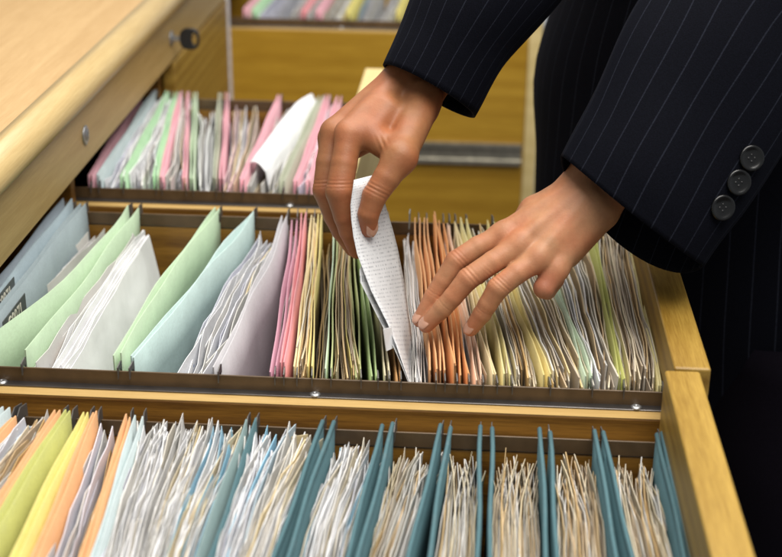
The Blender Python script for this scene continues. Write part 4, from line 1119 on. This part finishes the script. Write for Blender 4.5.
sl_r = sleeve('sleeve', [(J(429, 91, 1.222), pxv(44, 25, 1.222), BACK * .046), (J(452, 50, 1.225), pxv(51, 17, 1.225), BACK * .050), (J(490, -15, 1.235), pxv(67, 20, 1.235), BACK * .058), (J(560, -130, 1.28), pxv(75, 30, 1.28), BACK * .065), (SH_R + np.array([0, 0, 0.0]), np.array([0.055, 0, 0.05]), np.array([0, 0.07, 0.01]))], 11, 'dark sleeve of the arm holding the sheet')
sl_l = sleeve('sleeve', [(J(632, 211, 1.165), pxv(69, 54, 1.165), BACK * .043), (J(650, 180, 1.165), pxv(70, 56, 1.165), BACK * .047), (J(682, 128, 1.17), pxv(74, 54, 1.17), BACK * .052), (J(735, 40, 1.18), pxv(84, 50, 1.18), BACK * .058), (J(800, -70, 1.22), pxv(88, 50, 1.22), BACK * .065), (SH_L, np.array([0.055, 0, 0.05]), np.array([0, 0.07, 0.01]))], 23, 'dark pinstripe sleeve with three buttons above the left hand', (0.010, 0.029))
# buttons on the left cuff
from mathutils.bvhtree import BVHTree
bpy.context.view_layer.update()
bme = bmesh.new(); bme.from_mesh(sl_l.data); bme.transform(Matrix.Translation(world_loc(sl_l))); bvh = BVHTree.FromBMesh(bme)
BUT = plain_mat('button_horn', (0.002, 0.002, 0.002), 0.24, 0, 0, 120)
for px, py in ((749, 158), (736, 182), (720, 207)):
    d = cray(px, py); hit, nrm, _, _ = bvh.ray_cast(Vector(C0), Vector(d).normalized())
    if hit is None: hit = Vector(J(px, py, 1.15)); nrm = Vector(BACK)
    if nrm.dot(Vector(d)) > 0: nrm = -nrm
    nrm = (nrm * 0.75 + Vector(BACK) * 0.5).normalized()
    b_ = revolve('button', hit + nrm * 0.0035, nrm, [(0.0085, 0.0), (0.0104, 0.0006), (0.0108, 0.0018), (0.0100, 0.0028), (0.0088, 0.0029), (0.0078, 0.0020), (0.004, 0.0015), (0.0005, 0.0014)], BUT, sl_l, 28)
    u = nrm.orthogonal().normalized(); w_ = nrm.cross(u)
    for sx, sy in ((1, 1), (1, -1), (-1, 1), (-1, -1)):
        revolve('thread_hole', hit + nrm * 0.0048 + u * 0.0019 * sx + w_ * 0.0019 * sy, nrm, [(0.0010, 0), (0.0010, 0.0004), (0.0003, 0.00045)], BLACKP, b_, 8)
bme.free()
# shirt cuff just inside the left sleeve
sv, sf, suv = tube(spline_rings([(J(603, 181, 1.180), pxv(33, 25, 1.18), BACK * .024), (J(625, 145, 1.18), pxv(34, 26, 1.18), BACK * .030)], 4), 40, close=False)
so = build('shirt_cuff', sv, sf, PAPER['plain'], jacket, uvs=suv, smooth=True)
# trousers
for lx, ly, hx, hy in ((0.385, 1.27, 0.37, 1.40), (0.37, 1.62, 0.36, 1.58)):
    tv, tf_, tuv = tube(spline_rings([ell((hx, hy, -0.10), .13, .13), ell((hx, (hy + ly) / 2, -0.28), .125, .125), ell((lx, ly, -0.55), .11, .11), ell((lx, ly, FLOOR + 0.03), .10, .11)], 6), 40, noise=folds(int(lx * 100), 0.003))
    to = build('trouser_leg', tv, tf_, TROUS, person, uvs=tuv, smooth=True)
for lx, ly in ((0.385, 1.27), (0.37, 1.62)):
    sv_, sf_, _ = tube(spline_rings([ell((lx - 0.06, ly, FLOOR), .13, .045), ell((lx - 0.06, ly, FLOOR + 0.03), .13, .045), ell((lx - 0.02, ly, FLOOR + 0.07), .08, .04)], 4), 24)
    build('shoe', sv_, sf_, BLACKP, person, smooth=True)
